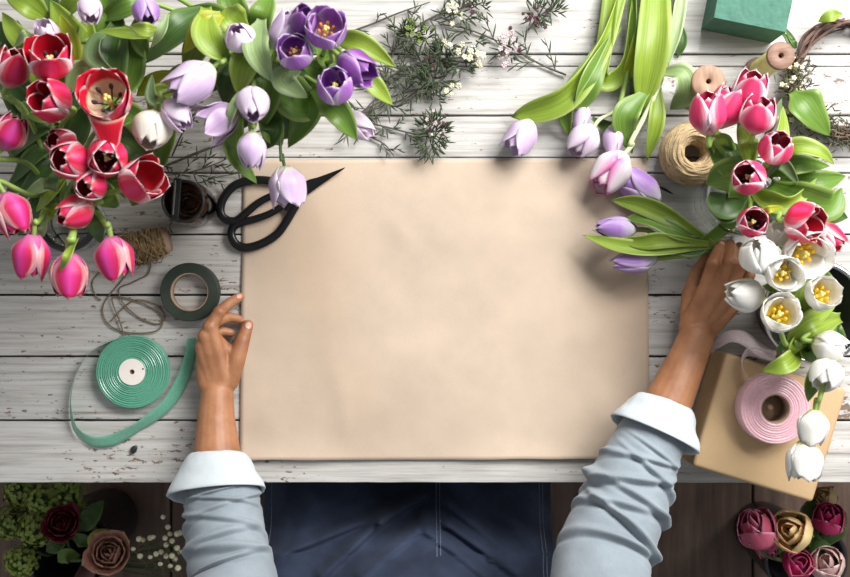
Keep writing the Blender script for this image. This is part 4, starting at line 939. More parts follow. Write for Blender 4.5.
# ---------------- white bunch in the black bucket, right
M['bucket'] = simple('bucket_black', (.018, .018, .022), .35, .3, 25)
vase('bucket', 'black bucket with shiny rim holding the white tulips', 'bucket', 816, 312, .0005, 50, 'bucket', .10, 'chrome', taper=.75)
G = 'white tulips in the black bucket'
jx = [(816, 312, .10), (800, 310, .02)]
def wt(label, px, py, h, az, el, L, W, op, stem, leaves=(), openc=False, **kw):
    return tulip(label, G, px, py, h, az, el, L, W, op, 'p_white', 'p_white_in' if openc else None, list(stem) + jx, leaves, pist='anther_y' if openc else None, psp=.42, **kw)
wt('cream tulip half hidden between the dark pink and the large red-and-white ones', 780, 232, .17, 120, 50, 30, 26, .6, [(800, 270, .14)])
wt('closed white tulip beside the fingertips, largest of the white bunch', 758, 254, .21, 125, 48, 40, 38, .22, [(785, 285, .16)])
wt('open white tulip with yellow centre below the large red-and-white one', 805, 254, .20, -60, 62, 34, 46, 1.15, [(812, 285, .15)], openc=True)
wt('open white cup with yellow centre, in the middle of the white bunch', 783, 273, .22, -75, 76, 32, 34, 1.0, [(798, 295, .15)], openc=True)
wt('closed white tulip lying against the back of the right hand', 744, 295, .18, 170, 14, 40, 34, .42, [(775, 300, .16)], [([(800, 305, .12), (780, 290, .16), (762, 286, .15)], 14, 'l_mid')])
wt('open white cup with large yellow centre, lowest of the open ones', 780, 314, .22, 100, 74, 32, 36, 1.0, [(795, 322, .16)], [
    ([(802, 325, .12), (800, 298, .165), (813, 268, .15)], 24, 'l_brt', dict(roll=-15)), ([(786, 352, .12), (806, 322, .17), (836, 305, .15)], 24, 'l_brt', dict(roll=15))], openc=True)
wt('open white cup with yellow centre at the right border', 822, 294, .21, 60, 74, 30, 33, 1.0, [(820, 312, .14)], [([(812, 268, .14), (824, 276, .16), (838, 284, .14)], 11, 'l_mid')], openc=True)
wt('white tulip cut by the right border, upper of two above the hanging pair', 830, 347, .19, -20, 20, 34, 32, .6, [(822, 325, .16)], [([(840, 318, .13), (812, 326, .175), (786, 346, .15)], 30, 'l_brt', dict(roll=10)), ([(838, 330, .13), (815, 345, .16), (800, 348, .14)], 18, 'l_mid')])
wt('white tulip cut by the right border, just above the hanging pair', 826, 375, .20, -120, 26, 34, 33, .6, [(826, 345, .18)], [([(800, 350, .14), (786, 364, .18), (762, 371, .165)], 20, 'l_brt', dict(roll=15)), ([(818, 360, .14), (812, 382, .17), (808, 402, .15)], 16, 'l_mid')])
wt('hanging white tulip, upper of the pair over the gift box', 813, 428, .19, -98, 4, 36, 30, .66, [(820, 398, .2), (826, 360, .18)], smat='stem', sw=2.4)
wt('hanging white tulip, lower of the pair over the gift box', 804, 462, .19, -96, 6, 42, 35, .78, [(812, 425, .175), (821, 390, .18), (822, 350, .17)], sw=2.4)
lf = empty('tulip_foliage', P(810, 315, .02), 'green buds and leaves sticking out of the black bucket above the gift box', 'leaves', G)
mb = MB(); mb.tube(cr([P(800, 310, .02), P(804, 325, .11), P(788, 345, .16), P(780, 331, .19)], 20), .0035, 8); mb.build('stem', M['stem'], lf)
mb = MB(); mb.tube(cr([P(800, 310, .02), P(815, 335, .11), P(800, 345, .16), P(795, 341, .17)], 20), [.004, .004, .006, .002], 8); mb.build('stem', M['stem'], lf)
for pts, w_, mt, kw in [([(806, 340, .11), (806, 352, .16), (815, 362, .15)], 14, 'l_mid', {}), ([(815, 315, .09), (800, 330, .13), (788, 322, .13)], 26, 'l_drk', {}), ([(815, 315, .09), (830, 335, .13), (846, 348, .12)], 28, 'l_drk', {}), ([(815, 315, .09), (800, 290, .12), (780, 284, .11)], 28, 'l_drk', {}), ([(810, 320, .09), (790, 340, .14), (776, 352, .13)], 14, 'l_mid', {}), ([(800, 335, .12), (795, 345, .165), (790, 358, .155)], 13, 'l_brt', {})]:
    leaf(lf, pts, w_, mt, **kw)
# ------------------------------------------------------------------ filler sprigs
def sprig(label, path, group='filler sprigs scattered on the boards', side=10, nlen=16, nper=7, spread=1.0, tufts=(), bl=(), blm='blossom', seed=1, mat='needle', h0=.006, tw=.0014):
    rr = random.Random(seed)
    c = cr([V3(p, h0) for p in path], 60)
    e = empty('filler_sprig', Vector((c[0].x, c[0].y, T)), label, 'greenery', group)
    mb = MB(); mb.tube(c, [tw * 1.2, tw, tw * .6], 6)
    nb = MB(); ends = []
    def needle(p, d, L_):
        q = p + d * L_; m_ = (p + q) / 2 + Vector((rr.uniform(-1, 1), rr.uniform(-1, 1), rr.uniform(0, .6))) * L_ * .03
        for z_ in (q, m_): z_.z = max(z_.z, T + .0012)
        nb.tube(cr([p, m_, q], 4), [.0007, .0012, .0010, .0003], 4)
    side = max(3, int(side * .62))
    for k in range(side):
        i = int(lerp(6, 56, (k + rr.random() * .6) / side)); p = c[i]; t = (c[i + 1] - c[i - 1]).normalized()
        sg = 1 if k % 2 else -1; a = sg * R(rr.uniform(28, 55)); d = Vector((t.x * math.cos(a) - t.y * math.sin(a), t.x * math.sin(a) + t.y * math.cos(a), rr.uniform(0, .35))).normalized()
        L_ = rr.uniform(.6, 1.2) * nlen * K * 1.6
        q = [p, p + d * L_ * .5 + Vector((0, 0, .002)), p + d * L_]; q[2].z = max(q[2].z, T + .002)
        sc_ = cr(q, 14); mb.tube(sc_, [tw * .7, tw * .35], 5); ends.append(q[2])
        for j in range(max(3, nper - 3)):
            ii = int(lerp(1, 13, j / max(3, nper - 3))); pp = sc_[ii]; a2 = (1 if j % 2 else -1) * R(rr.uniform(25, 60)); a2 *= .75; dd = Vector((d.x * math.cos(a2) - d.y * math.sin(a2), d.x * math.sin(a2) + d.y * math.cos(a2), rr.uniform(-.1, .3))).normalized()
            needle(pp, dd, rr.uniform(.6, 1.1) * nlen * K * .8)
    mb.build('stem', M['twig'], e)
    for (tx, ty, rad, cnt) in tufts:
        for j in range(int(cnt * .62)):
            a = rr.uniform(0, 2 * PI); rr_ = rad * K * math.sqrt(rr.random()) * .7
            p = P(tx, ty, h0 + rr.uniform(.002, .022)) + Vector((math.cos(a), math.sin(a), 0)) * rr_
            a += rr.uniform(-.7, .7); needle(p, Vector((math.cos(a), math.sin(a), rr.uniform(.0, .9))).normalized(), rr.uniform(.6, 1.1) * 11 * K)
    nb.build('needles', M[mat], e)
    for (bx, by, rad, cnt, size, *mm) in bl:
        for j in range(cnt):
            a = rr.uniform(0, 2 * PI); q_ = rad * K * math.sqrt(rr.random())
            p = P(bx, by, h0 + rr.uniform(.008, .026)) + Vector((math.cos(a), math.sin(a), 0)) * q_
            b = MB(); ax_ = Vector((rr.uniform(-.6, .6), rr.uniform(-.6, .6), 1)).normalized(); r_ = size * K * rr.uniform(.7, 1.1)
            e1 = ax_.orthogonal().normalized(); e2 = ax_.cross(e1); b.ball(p, r_ * .38, 6)
            for f_ in range(5):
                aa = 2 * PI * f_ / 5; d = e1 * math.cos(aa) + e2 * math.sin(aa)
                b.ball(p + d * r_ * .6 + ax_ * r_ * .15, r_ * .40, 6, (1, 1, .75))
            b.build('blossom', M[mm[0] if mm else blm], e)
    return e
G1 = 'filler sprigs scattered on the boards'
sprig('leafy waxflower sprig with yellow-green tips, at the top of the scattered greenery', [(432, 100), (424, 70), (412, 42), (404, 22)], side=12, nlen=15, tufts=[(410, 36, 16, 70), (424, 40, 16, 60), (400, 30, 10, 24)], bl=[(408, 30, 12, 9, 3.2, 'needle_b'), (424, 34, 10, 6, 3, 'needle_b')], seed=11, mat='needle')
sprig('bushy waxflower sprig with dense dark needles in the middle of the greenery', [(346, 118), (390, 104), (432, 88), (458, 62)], side=14, nlen=16, tufts=[(432, 78, 22, 110), (440, 60, 18, 70), (436, 98, 10, 24), (420, 88, 14, 40)], bl=[(452, 88, 7, 5, 3.2), (428, 66, 12, 5, 2.6, 'blossom_d')], seed=12)
sprig('waxflower sprig ending in a cluster of cream blossoms', [(380, 84), (410, 66), (450, 58), (478, 60)], side=12, nlen=15, tufts=[(462, 62, 16, 60), (446, 46, 14, 44)], bl=[(472, 58, 11, 12, 4.2), (448, 44, 8, 4, 3.4), (466, 52, 8, 3, 3.6)], seed=13)
sprig('sprig with pinkish blossom cluster and bare twig pointing to the tulip leaves', [(566, 75), (540, 64), (512, 48), (470, 30), (440, 24)], side=12, nlen=18, nper=7, tufts=[(510, 50, 14, 34), (474, 40, 14, 30)], bl=[(510, 44, 12, 14, 3.2, 'blossom_p'), (505, 58, 9, 8, 3.2, 'blossom_p'), (512, 50, 10, 6, 2.6, 'blossom_d')], seed=14)
sprig('rounded sprig tuft with tiny pinkish buds, close above the kraft paper', [(366, 122), (390, 128), (414, 134), (434, 138)], side=8, nlen=12, tufts=[(432, 134, 22, 150), (436, 124, 16, 50), (430, 146, 16, 50)], bl=[(433, 118, 8, 7, 2.8, 'blossom_p'), (440, 126, 12, 8, 2.2, 'blossom_d'), (432, 138, 14, 6, 1.6)], seed=15)
sprig('thin sparse twig lying below the rounded tuft', [(352, 120), (366, 134), (384, 144), (394, 156)], side=7, nlen=12, nper=4, seed=16)
sprig('dry blossom sprig cut by the top edge in the middle', [(420, 24), (440, 14), (462, 8), (480, -2)], side=9, nlen=14, tufts=[(462, 12, 18, 60), (480, 8, 12, 30)], bl=[(454, 14, 12, 9, 3), (470, 10, 10, 5, 2.6, 'blossom_d')], seed=17)
sprig('dark dry sprig cut by the top edge above the pinkish cluster', [(528, 30), (540, 16), (556, 4), (566, -14)], side=9, nlen=11, tufts=[(536, 14, 16, 50), (552, 10, 14, 40)], bl=[(528, 18, 8, 8, 2.6, 'blossom_d'), (540, 16, 12, 9, 2.6, 'blossom_d')], seed=18)
sprig('long sparse needle twig fanning out behind the violet tulips', [(470, 62), (420, 62), (390, 84), (352, 124)], side=16, nlen=20, nper=8, seed=19)
sprig('second sparse needle twig running down beside the leaf tips', [(440, 86), (406, 92), (372, 106), (338, 128)], side=14, nlen=20, nper=8, seed=20)
sprig('bare double twig at the top edge beside the orange-centred violet tulip', [(350, 32), (372, 24), (396, 14), (430, 2)], side=3, nlen=10, nper=3, seed=21)
sprig('thin upright needle twig right of the violet tulips', [(378, 100), (388, 70), (396, 44), (404, 26)], side=12, nlen=15, nper=7, seed=22)
sprig('long bare brown twig running out from under the white tulip', [(120, 184, .02), (165, 166, .014), (215, 146, .01), (262, 130, .008), (300, 112, .006)], side=3, nlen=10, nper=3, seed=23, tw=.002)
sprig('needle twig lying just above the scissor loops', [(160, 176), (190, 172), (215, 164), (246, 150)], side=12, nlen=16, nper=7, seed=24, tw=.0009)
sprig('lowest needle twig, lying along the plank gap above the brown jar', [(150, 168), (186, 184, .004), (222, 176), (250, 172)], side=12, nlen=14, nper=6, seed=25, tw=.0009)
sprig('thin twig standing up between the white and the lilac tulip', [(172, 156, .02), (182, 134, .03), (198, 108, .04)], side=3, nlen=9, nper=2, seed=26, tw=.0012)

# crumbs on the boards
def crumb(label, cat, pts, mat, w):
    mb = MB(); mb.tube(cr([P(x_, y_, .0022) for x_, y_ in pts], 8), [w * .5, w, w * .8, w * .3], 7, flat=.6)
    tag(mb.build('plant_scrap', M[mat], None), label, cat)
crumb('small black plant scrap on the boards below the green ribbon', 'scrap', [(132, 453), (134, 449), (137, 446)], 'blackp', .0055)
crumb('short black stick on the boards beneath the twine ball', 'scrap', [(660, 187), (666, 190), (673, 194)], 'blackp', .0022)
crumb('tiny dark crumb on the boards near the top sprig', 'scrap', [(510, 26), (511, 28), (512, 29)], 'blossom_d', .0028)
crumb('dark bark crumb on the boards by the jar', 'scrap', [(168, 231), (167, 235), (166, 236)], 'twig', .003)

# ------------------------------------------------------------------ twig wreath
wc = (850, 78); wr = 55
e = empty('wreath', P(*wc, 0), 'round wreath of brown twigs at the upper right with moss and one big leaf', 'wreath')
rr = random.Random(5)
for k in range(16):
    a_ = rr.uniform(-3, 3); ph = rr.random() * 6; q = []; am = rr.uniform(2, 6); zz = rr.uniform(.006, .024); f = rr.choice((3, 4, 5)); st_ = rr.uniform(-.5, .5); ln = rr.uniform(4.6, 6.4)
    for i in range(80):
        a = st_ + k * 1.9 + ln * i / 79; r_ = wr + a_ + am * math.sin(a * f + ph)
        q.append(P(wc[0] + r_ * math.cos(a), wc[1] - r_ * math.sin(a), max(.003, zz + .007 * math.sin(a * f * 1.3 + ph * 2))))
    mb = MB(); mb.tube(q, [.0012, .0026, .0022, .001], 6); mb.build('twig', M['bark'], e)
mb = MB(); 
for k in range(520):
    a = rr.uniform(2.75, 4.95); r_ = wr + rr.gauss(0, 8); p = P(wc[0] + r_ * math.cos(a), wc[1] - r_ * math.sin(a), rr.uniform(.008, .032))
    d = Vector((rr.uniform(-1, 1), rr.uniform(-1, 1), rr.uniform(-.1, .8))).normalized(); mb.tube(cr([p, p + d * .006 + Vector((0, 0, .001)), p + d * .011], 4), [.0007, .0012, .0008, .0003], 4)
mb.build('moss', M['moss'], e)['kind'] = 'stuff'
for k in range(30):
    a = rr.uniform(2.8, 3.9); r_ = wr + rr.gauss(4, 6); p = P(wc[0] + r_ * math.cos(a), wc[1] - r_ * math.sin(a), rr.uniform(.024, .04))
    mb = MB(); mb.ball(p, .0028 * rr.uniform(.7, 1.2), 8)
    for f_ in range(5): mb.ball(p + Vector((math.cos(f_ * 1.257), math.sin(f_ * 1.257), .3)) * .0026, .0019, 6)
    mb.build('blossom', M['blossom' if k % 3 else 'moss'], e)
def broad(par, pts, w_, mat):
    leaf(par, pts, w_, mat, b0=.25, wide=.42, tipw=1.8, cup=.12, wave=.09)
broad(e, [(792, 92, .04), (808, 108, .055), (830, 136, .035)], 36, 'l_mid'); broad(e, [(796, 114, .035), (804, 118, .04), (814, 122, .035)], 15, 'l_pal'); broad(e, [(842, 14, .04), (830, 16, .045), (818, 22, .035)], 13, 'l_brt')
for k, (px, py) in enumerate([(787, 30), (791, 36), (786, 40), (782, 33)]):
    leaf(e, [(796, 48, .03), ((796 + px) / 2, (48 + py) / 2, .04), (px - 2, py - 3, .03)], 6, 'l_drk')

# ------------------------------------------------------------------ flowers in buckets on the floor
def bucket(label, px, py, rpx, ztop, mat='bucket'):
    c = P(px, py, ztop); o = Vector((c.x, c.y, .0008)); r = rpx * S(ztop); hh = T + ztop
    e = empty('bucket', o, label, 'bucket'); mb = MB()
    mb.lathe([(0, 0), (r * .74, 0), (r * .76, .004), (r - .002, hh - .004), (r + .002, hh - .003), (r + .003, hh), (r - .002, hh + .001), (r - .005, hh - .004), (r * .74, .008), (0, .008)], 44, o); mb.build('body', M[mat], e); return e
B1 = bucket('dark bucket of garden flowers on the floor at the lower left', 66, 548, 44, -.48).location
B2 = bucket('dark bucket of roses on the floor at the lower right', 806, 560, 40, -.48).location
def rose(label, group, px, py, h, az, el, W, mat, jx, seed=1, layers=((.30, .5, 3), (.5, .66, 3), (.72, .82, 4), (.95, 1.05, 5), (1.1, 1.35, 5)), leaves=(), cat='rose', Lr=.85, name='rose', point=1.0):
    rng = random.Random(seed); s = S(h); Rr = W * s / 2; L = W * s * Lr
    A = Vector((math.cos(R(el)) * math.cos(R(az)), math.cos(R(el)) * math.sin(R(az)), math.sin(R(el)))); base = P(px, py, h) - A * L * .55
    root = empty(name, base, label, cat, group); mb = MB()
    for i, (rf, op, n) in enumerate(layers):
        bloom_mesh(mb, base + A * L * (.10 * (1 - rf)), A, L * lerp(.98, .80, i / len(layers)), Rr * rf, op, rng.random() * 6, rng, nin=0, nout=n, spread=1.2 if n < 4 else .95, curl=.10, nu=8, nv=11, foot=.35, ruf=.10, point=point * .8)
    mb.build('bloom', M[mat], root, solid=.0008)
    mb = MB(); bloom_mesh(mb, base - A * L * .04, A, L * .6, Rr * .6, 1.5, 0, rng, nin=0, nout=5, spread=.35, point=1.6, nu=5, nv=8); mb.build('sepals', M['l_drk'], root, solid=.0006)
    pts = [base + A * L * .02, base - A * L * .5] + [V3(p, h - .1) + Vector(((seed % 3 - 1) * .012, (seed % 4 - 1.5) * .012, 0)) for p in jx]
    mb = MB(); mb.tube(cr(pts, 24), .0032, 7); mb.build('stem', M['stem_dark'], root)
    for lf_ in leaves: leaf(root, lf_[0], lf_[1], lf_[2], h - .03, b0=.25, wide=.45, tipw=1.8, cup=.1)
    return root
GL = 'flowers in the floor bucket at the lower left'; jl = [Vector((B1.x, B1.y, .28)), Vector((B1.x, B1.y, .05))]
rose('dark red rose among the lime green flower heads', GL, 62, 523, -.27, 70, 62, 25, 'r_dark', jl, 3, leaves=[([(70, 530, -.34), (88, 518, -.31), (104, 500, -.32)], 22, 'l_drk'), ([(66, 532, -.34), (56, 545, -.32), (46, 552, -.34)], 16, 'l_drk')])
rose('dusty brown-pink rose at the bottom edge left of the white buds', GL, 109, 553, -.28, 75, 66, 30, 'r_dusty', jl, 4, leaves=[([(100, 560, -.34), (98, 540, -.31), (112, 530, -.31)], 20, 'l_yel'), ([(96, 548, -.34), (82, 540, -.31), (70, 536, -.33)], 14, 'l_drk'), ([(80, 556, -.35), (66, 556, -.32), (58, 562, -.33)], 16, 'l_mid')])
def floret_head(label, px, py, h, rpx, n, seed, jx, mat='lime'):
    rr = random.Random(seed); c = P(px, py, h); r_ = rpx * S(h); e = empty('viburnum', c, label, 'flower', GL)
    mb = MB()
    for i in range(n):
        z = rr.uniform(-.25, 1); a = rr.uniform(0, 2 * PI); q = math.sqrt(max(0, 1 - z * z)); d = Vector((q * math.cos(a), q * math.sin(a), z)); p = c + d * r_ * rr.uniform(.78, 1.04)
        e1 = d.orthogonal().normalized(); e2 = d.cross(e1); s_ = r_ * .105
        for f_ in range(5):
            aa = 2 * PI * f_ / 5 + i; v = e1 * math.cos(aa) + e2 * math.sin(aa); w = d.cross(v)
            k = [mb.add(p), mb.add(p + v * s_ * .7 + w * s_ * .5 + d * s_ * .15), mb.add(p + v * s_ * 1.3 + d * s_ * .35), mb.add(p + v * s_ * .7 - w * s_ * .5 + d * s_ * .15)]; mb.face(*k)
        mb.tube([c + d * r_ * .2, p], .0006, 4, caps=False)
    mb.build('florets', M[mat], e, smooth=False, solid=.0004)
    mb = MB(); mb.ball(c - Vector((0, 0, r_ * .1)), r_ * .62, 14); mb.build('cluster_core', M['l_drk'], e)
    mb = MB(); mb.tube(cr([c, c - Vector((0, 0, .06))] + [V3(p) + Vector(((seed % 3 - 1) * .02, (seed % 4 - 1.5) * .016, 0)) for p in jx], 18), .003, 7); mb.build('stem', M['stem_dark'], e)
M['lime'] = leafmat('viburnum_lime', (.24, .36, .05), (.40, .48, .12), tr=.25, rough=.55)
for i, (px, py, r_, lb) in enumerate([(24, 492, 20, 'lime green flower head in the upper left corner under the bench'), (45, 500, 20, 'lime green flower head left above the dark red rose'), (38, 527, 20, 'large lime green flower head left of the dark red rose'), (68, 492, 17, 'lime green flower head close under the bench edge, right of the others'), (12, 522, 18, 'lime green flower head cut by the left edge'), (22, 560, 17, 'lowest lime green flower head, at the bottom left corner'), (78, 508, 9, 'small lime green flower head touching the dark red rose')]):
    floret_head(lb, px, py, -.31 + .01 * (i % 3), r_, 170 if r_ > 12 else 70, 40 + i, jl)
# sprig of small white buds
rr = random.Random(77); be = empty('bud_spray', B1, 'spray of small white buds on thin stems beside the left sleeve', 'flower', GL)
root_ = Vector((B1.x + .03, B1.y - .02, .06))
buds = [(163, 517), (168, 527), (170, 534), (165, 538), (166, 545), (177, 534), (180, 533), (172, 541), (139, 539), (143, 540), (150, 538), (153, 537), (133, 549), (161, 552), (156, 554), (166, 556), (172, 556), (177, 548), (180, 552), (175, 559), (150, 557), (140, 556), (170, 566), (160, 564), (178, 568)]
mb = MB()
for (bx, by) in buds:
    p = P(bx, by, rr.uniform(-.28, -.22)); mb.tube(cr([root_, Vector((B1.x + .045, B1.y - .02, .28)), P(lerp(158, bx, .8), by + 12, -.30), p], 14), .0009, 5)
    b = MB(); b.ball(p, .0050 * rr.uniform(.75, 1.15), 8, (1, 1, 1.1)); b.ball(p + Vector((.003, .001, .003)), .003, 6); b.build('bud', M['blossom'], be)
mb.build('stem', M['stem_dark'], be)
# wrapping paper round the lower left flowers: an open cone of dusky pink paper
wp = B1; mb = MB()
def cone(u, v):
    a = R(-80 + 215 * u); rad = lerp(.045, .122, v) * (1 + .05 * math.sin(u * 15)); return Vector((wp.x + math.cos(a) * rad, wp.y + math.sin(a) * rad * .98, T - .56 + .27 * v + .03 * math.sin(u * 9) * v))
mb.grid(cone, 46, 14); tag(mb.build('wrapping_paper', M['wrap_pink'], solid=.0006), 'dusky pink wrapping paper folded round the lower left flowers', 'paper', GL)
GR = 'flowers in the floor bucket at the lower right'; jr = [Vector((B2.x, B2.y, .28)), Vector((B2.x, B2.y, .05))]
LY = ((.42, .45, 3), (.8, .6, 3), (1.0, .8, 3))
rose('tall pink rose with pointed outer petal, leftmost over the dark boards', GR, 757, 526, -.13, 118, 30, 40, 'r_pink', jr, 5, layers=((.4, .4, 3), (.75, .5, 3), (.98, .72, 3)), Lr=1.15, point=1.4)
rose('creamy yellow rose with open swirl, right of the tall pink one', GR, 790, 530, -.11, 150, 52, 42, 'r_yellow', jr, 6, layers=((.34, .5, 3), (.62, .64, 3), (.96, .78, 3)), leaves=[([(800, 540, -.20), (815, 545, -.17), (834, 540, -.18)], 20, 'l_drk'), ([(778, 545, -.18), (788, 556, -.16), (800, 560, -.18)], 14, 'l_drk'), ([(798, 530, -.2), (812, 508, -.18), (830, 500, -.19)], 20, 'l_drk')])
rose('magenta rose at the right border under the gift box', GR, 829, 517, -.14, 110, 40, 30, 'r_mag', jr, 7, layers=LY, Lr=1.1, point=1.3)
rose('small wilted pink rose below the tall pink one', GR, 768, 549, -.18, -70, 40, 24, 'r_pink', jr, 8, layers=LY)
rose('dark crimson rose at the bottom edge below the yellow one', GR, 799, 563, -.14, 80, 60, 30, 'r_mag', jr, 9, layers=LY)
rose('pale blush rose in the bottom right corner', GR, 826, 562, -.14, 120, 50, 34, 'r_pale', jr, 10, layers=LY, leaves=[([(820, 550, -.19), (836, 530, -.16), (846, 512, -.17)], 20, 'l_drk'), ([(815, 552, -.19), (812, 536, -.16), (822, 522, -.17)], 14, 'l_drk'), ([(828, 510, -.25), (820, 498, -.2), (834, 486, -.2)], 16, 'l_drk')])
rose('small yellow rose tucked beneath the corner of the gift box', GR, 824, 497, -.18, 150, 30, 22, 'r_yellow', jr, 12, layers=LY)
# ------------------------------------------------------------------ the person at the bench
def fuse(mb, voxel, smooth=6, fac=.5):
    """closed tubes -> one continuous skin"""
    me = bpy.data.meshes.new('tmp'); me.from_pydata([tuple(v) for v in mb.v], [], mb.f); me.update()
    o = bpy.data.objects.new('tmp', me); C.objects.link(o)
    r = o.modifiers.new('r', 'REMESH'); r.mode = 'VOXEL'; r.voxel_size = voxel
    s = o.modifiers.new('s', 'SMOOTH'); s.iterations = smooth; s.factor = fac
    dg = bpy.context.evaluated_depsgraph_get(); ev = o.evaluated_get(dg); m2 = ev.to_mesh()
    vs = [v.co.copy() for v in m2.vertices]; fs = [tuple(p.vertices) for p in m2.polygons]
    ev.to_mesh_clear(); bpy.data.objects.remove(o); bpy.data.meshes.remove(me)
    return vs, fs
def chain(mb, pts, rad, n=14):
    for i in range(len(pts) - 1): mb.capsule(pts[i], pts[i + 1], rad[i], rad[i + 1], n)
def addmesh(mb, vs, fs, m=0):
    b = len(mb.v)
    for v in vs: mb.add(v, (0, 0))
    for f in fs: mb.face(*[b + i for i in f], m=m)

px0 = P(405, 600, 0).x                                # the person's middle line
person = empty('person', (px0, -.62, 0), 'person in a light denim shirt and dark apron reaching over the bench with both hands', 'person')
sk = MB()
def hand(wrist, fingers, thumb, carpal, arm, arm_r, wr):
    h = MB()
    chain(h, [P(*p) for p in arm], arm_r, 18)
    wl, wr_ = carpal
    chain(h, [P(*arm[-1]), P(*wl)], [arm_r[-1] * .82, .0145]); chain(h, [P(*arm[-1]), P(*wr_)], [arm_r[-1] * .82, .0145])
    n = len(fingers)
    for i, (pts, rad) in enumerate(fingers):
        root_ = P(*wl).lerp(P(*wr_), i / (n - 1))
        mcp = P(*pts[0])
        chain(h, [root_, root_.lerp(mcp, .55), mcp], [.0150, .0128, rad[0] * 1.10])
        if i: # fill the palm between neighbours
            pm = P(*fingers[i - 1][0][0]); rp = P(*wl).lerp(P(*wr_), (i - 1) / (n - 1))
            dn = Vector((0, 0, -.004))
            chain(h, [root_.lerp(rp, .5) + dn, mcp.lerp(pm, .5).lerp(root_.lerp(rp, .5), .22) + dn], [.0135, .0105])
        q = [P(*p) for p in pts]
        chain(h, q, rad)
        h.ball(q[0] + Vector((0, 0, .0012)), rad[0] * 1.06, 12)                 # knuckles
        if len(q) > 2: h.ball(q[1] + Vector((0, 0, .001)), rad[1] * 1.12, 12)
    q = [P(*p) for p in thumb[0]]; chain(h, q, thumb[1])
    m0 = P(*fingers[0][0][0]); chain(h, [q[0], q[0].lerp(m0, .55) + Vector((0, 0, -.006))], [.013, .0085])
    chain(h, [m0.lerp(P(*wl), .15) + Vector((0, 0, -.006)), q[1] + Vector((0, 0, -.003))], [.0085, .0095])
    vs, fs = fuse(h, .0016, 12, .5)
    addmesh(sk, vs, fs)
nails = []
# left hand: index finger and thumb hold the paper's edge, the rest curl underneath
LA = [(228, 585, .105), (222, 520, .078), (217, 455, .050), (216, 418, .038), (217, 396, .033)]
hand(None, [([(210, 327, .046), (219, 312, .042), (231, 302, .026), (240.5, 296.5, .0125)], [.0105, .0088, .0080, .0066]),
            ([(205, 336, .046), (216, 321, .034), (229, 317, .020), (239.5, 319.5, .0115)], [.0105, .0090, .0080, .0066]),
            ([(202, 346, .042), (210, 335, .026), (222, 331, .014), (231, 333, .010)], [.0100, .0086, .0076, .0064]),
            ([(202.5, 357, .036), (207, 348, .020), (216, 343, .011), (223, 344, .0095)], [.0092, .0078, .0068, .0058])],
     ([(228, 381, .029), (236, 360, .031), (242.5, 340, .028), (248.0, 325, .0155)], [.0165, .0142, .0112, .0084]),
     ((224, 379, .034), (207, 383, .032)), LA, [.047, .041, .0345, .0275, .0245], None)
nails.append((P(248.2, 325.5, .0228), (P(248, 325, .0155) - P(242.5, 340, .026)).normalized(), Vector((.25, 0, 1)), .0062, .0052))
nails.append((P(240.0, 296.8, .0186), (P(240.5, 296.5, .012) - P(231, 302, .026)).normalized(), Vector((-.2, .3, 1)), .0054, .0042))
# right hand: gathering tulip stems at the vase
RA = [(606, 575, .125), (634, 490, .098), (669, 400, .076), (688, 358, .066), (696, 338, .063)]
hand(None, [([(705, 290, .074), (713, 263, .086), (718.5, 250, .072), (721, 244, .054)], [.0108, .0092, .0082, .0068]),
            ([(718, 289, .078), (729.5, 262, .090), (731, 249, .074), (730, 243, .054)], [.0108, .0094, .0084, .0070]),
            ([(729, 295, .072), (740.5, 265, .083), (741.5, 252, .068), (739.5, 246, .050)], [.0102, .0088, .0078, .0066]),
            ([(736.5, 303, .062), (749.5, 275, .069), (750.5, 262, .056), (748, 253, .042)], [.0094, .0078, .0070, .0058])],
     ([(690, 318, .052), (690, 294, .046), (697, 273, .043), (706, 258, .046)], [.0150, .0122, .0104, .0080]),
     ((689, 326, .062), (709, 328, .060)), RA, [.050, .043, .0335, .0275, .0255], None)
nails.append((P(720.8, 245, .0605), (P(721, 244, .054) - P(718.5, 250, .072)).normalized(), Vector((0, .5, 1)), .0054, .0042))
# torso, neck, head, legs (mostly under the clothes or beyond the frame)
tb_ = MB()
def Wp(x, y, z): return Vector((px0 + x, y, z))
for s_ in (-1, 1):
    chain(tb_, [Wp(.08 * s_, -.60, .60), Wp(.085 * s_, -.60, .78), Wp(.095 * s_, -.605, .95), Wp(.10 * s_, -.60, 1.04), Wp(.16 * s_, -.61, 1.07)], [.11, .105, .105, .09, .055], 18)
    chain(tb_, [Wp(.10 * s_, -.57, .555), Wp(.145 * s_, -.30, .520), Wp(.17 * s_, -.12, .505)], [.080, .070, .060], 18)
    chain(tb_, [Wp(.17 * s_, -.12, .505), Wp(.17 * s_, -.13, .30), Wp(.17 * s_, -.15, .09)], [.060, .054, .040], 18)
    chain(tb_, [Wp(.17 * s_, -.16, .055), Wp(.185 * s_, -.02, .04)], [.042, .032], 14)
chain(tb_, [Wp(0, -.605, 1.04), Wp(0, -.575, 1.14), Wp(0, -.555, 1.20)], [.06, .054, .058], 18)
tb_.ball(Wp(0, -.535, 1.275), .098, 22, (.78, .98, 1.12)); tb_.ball(Wp(0, -.495, 1.215), .062, 18, (.86, .9, .8))
chain(tb_, [Wp(0, -.438, 1.285), Wp(0, -.418, 1.255)], [.009, .013]); chain(tb_, [Wp(-.018, -.440, 1.222), Wp(.018, -.440, 1.222)], [.008, .008])
for s_ in (-1, 1): chain(tb_, [Wp(.078 * s_, -.54, 1.29), Wp(.080 * s_, -.54, 1.25)], [.016, .011])
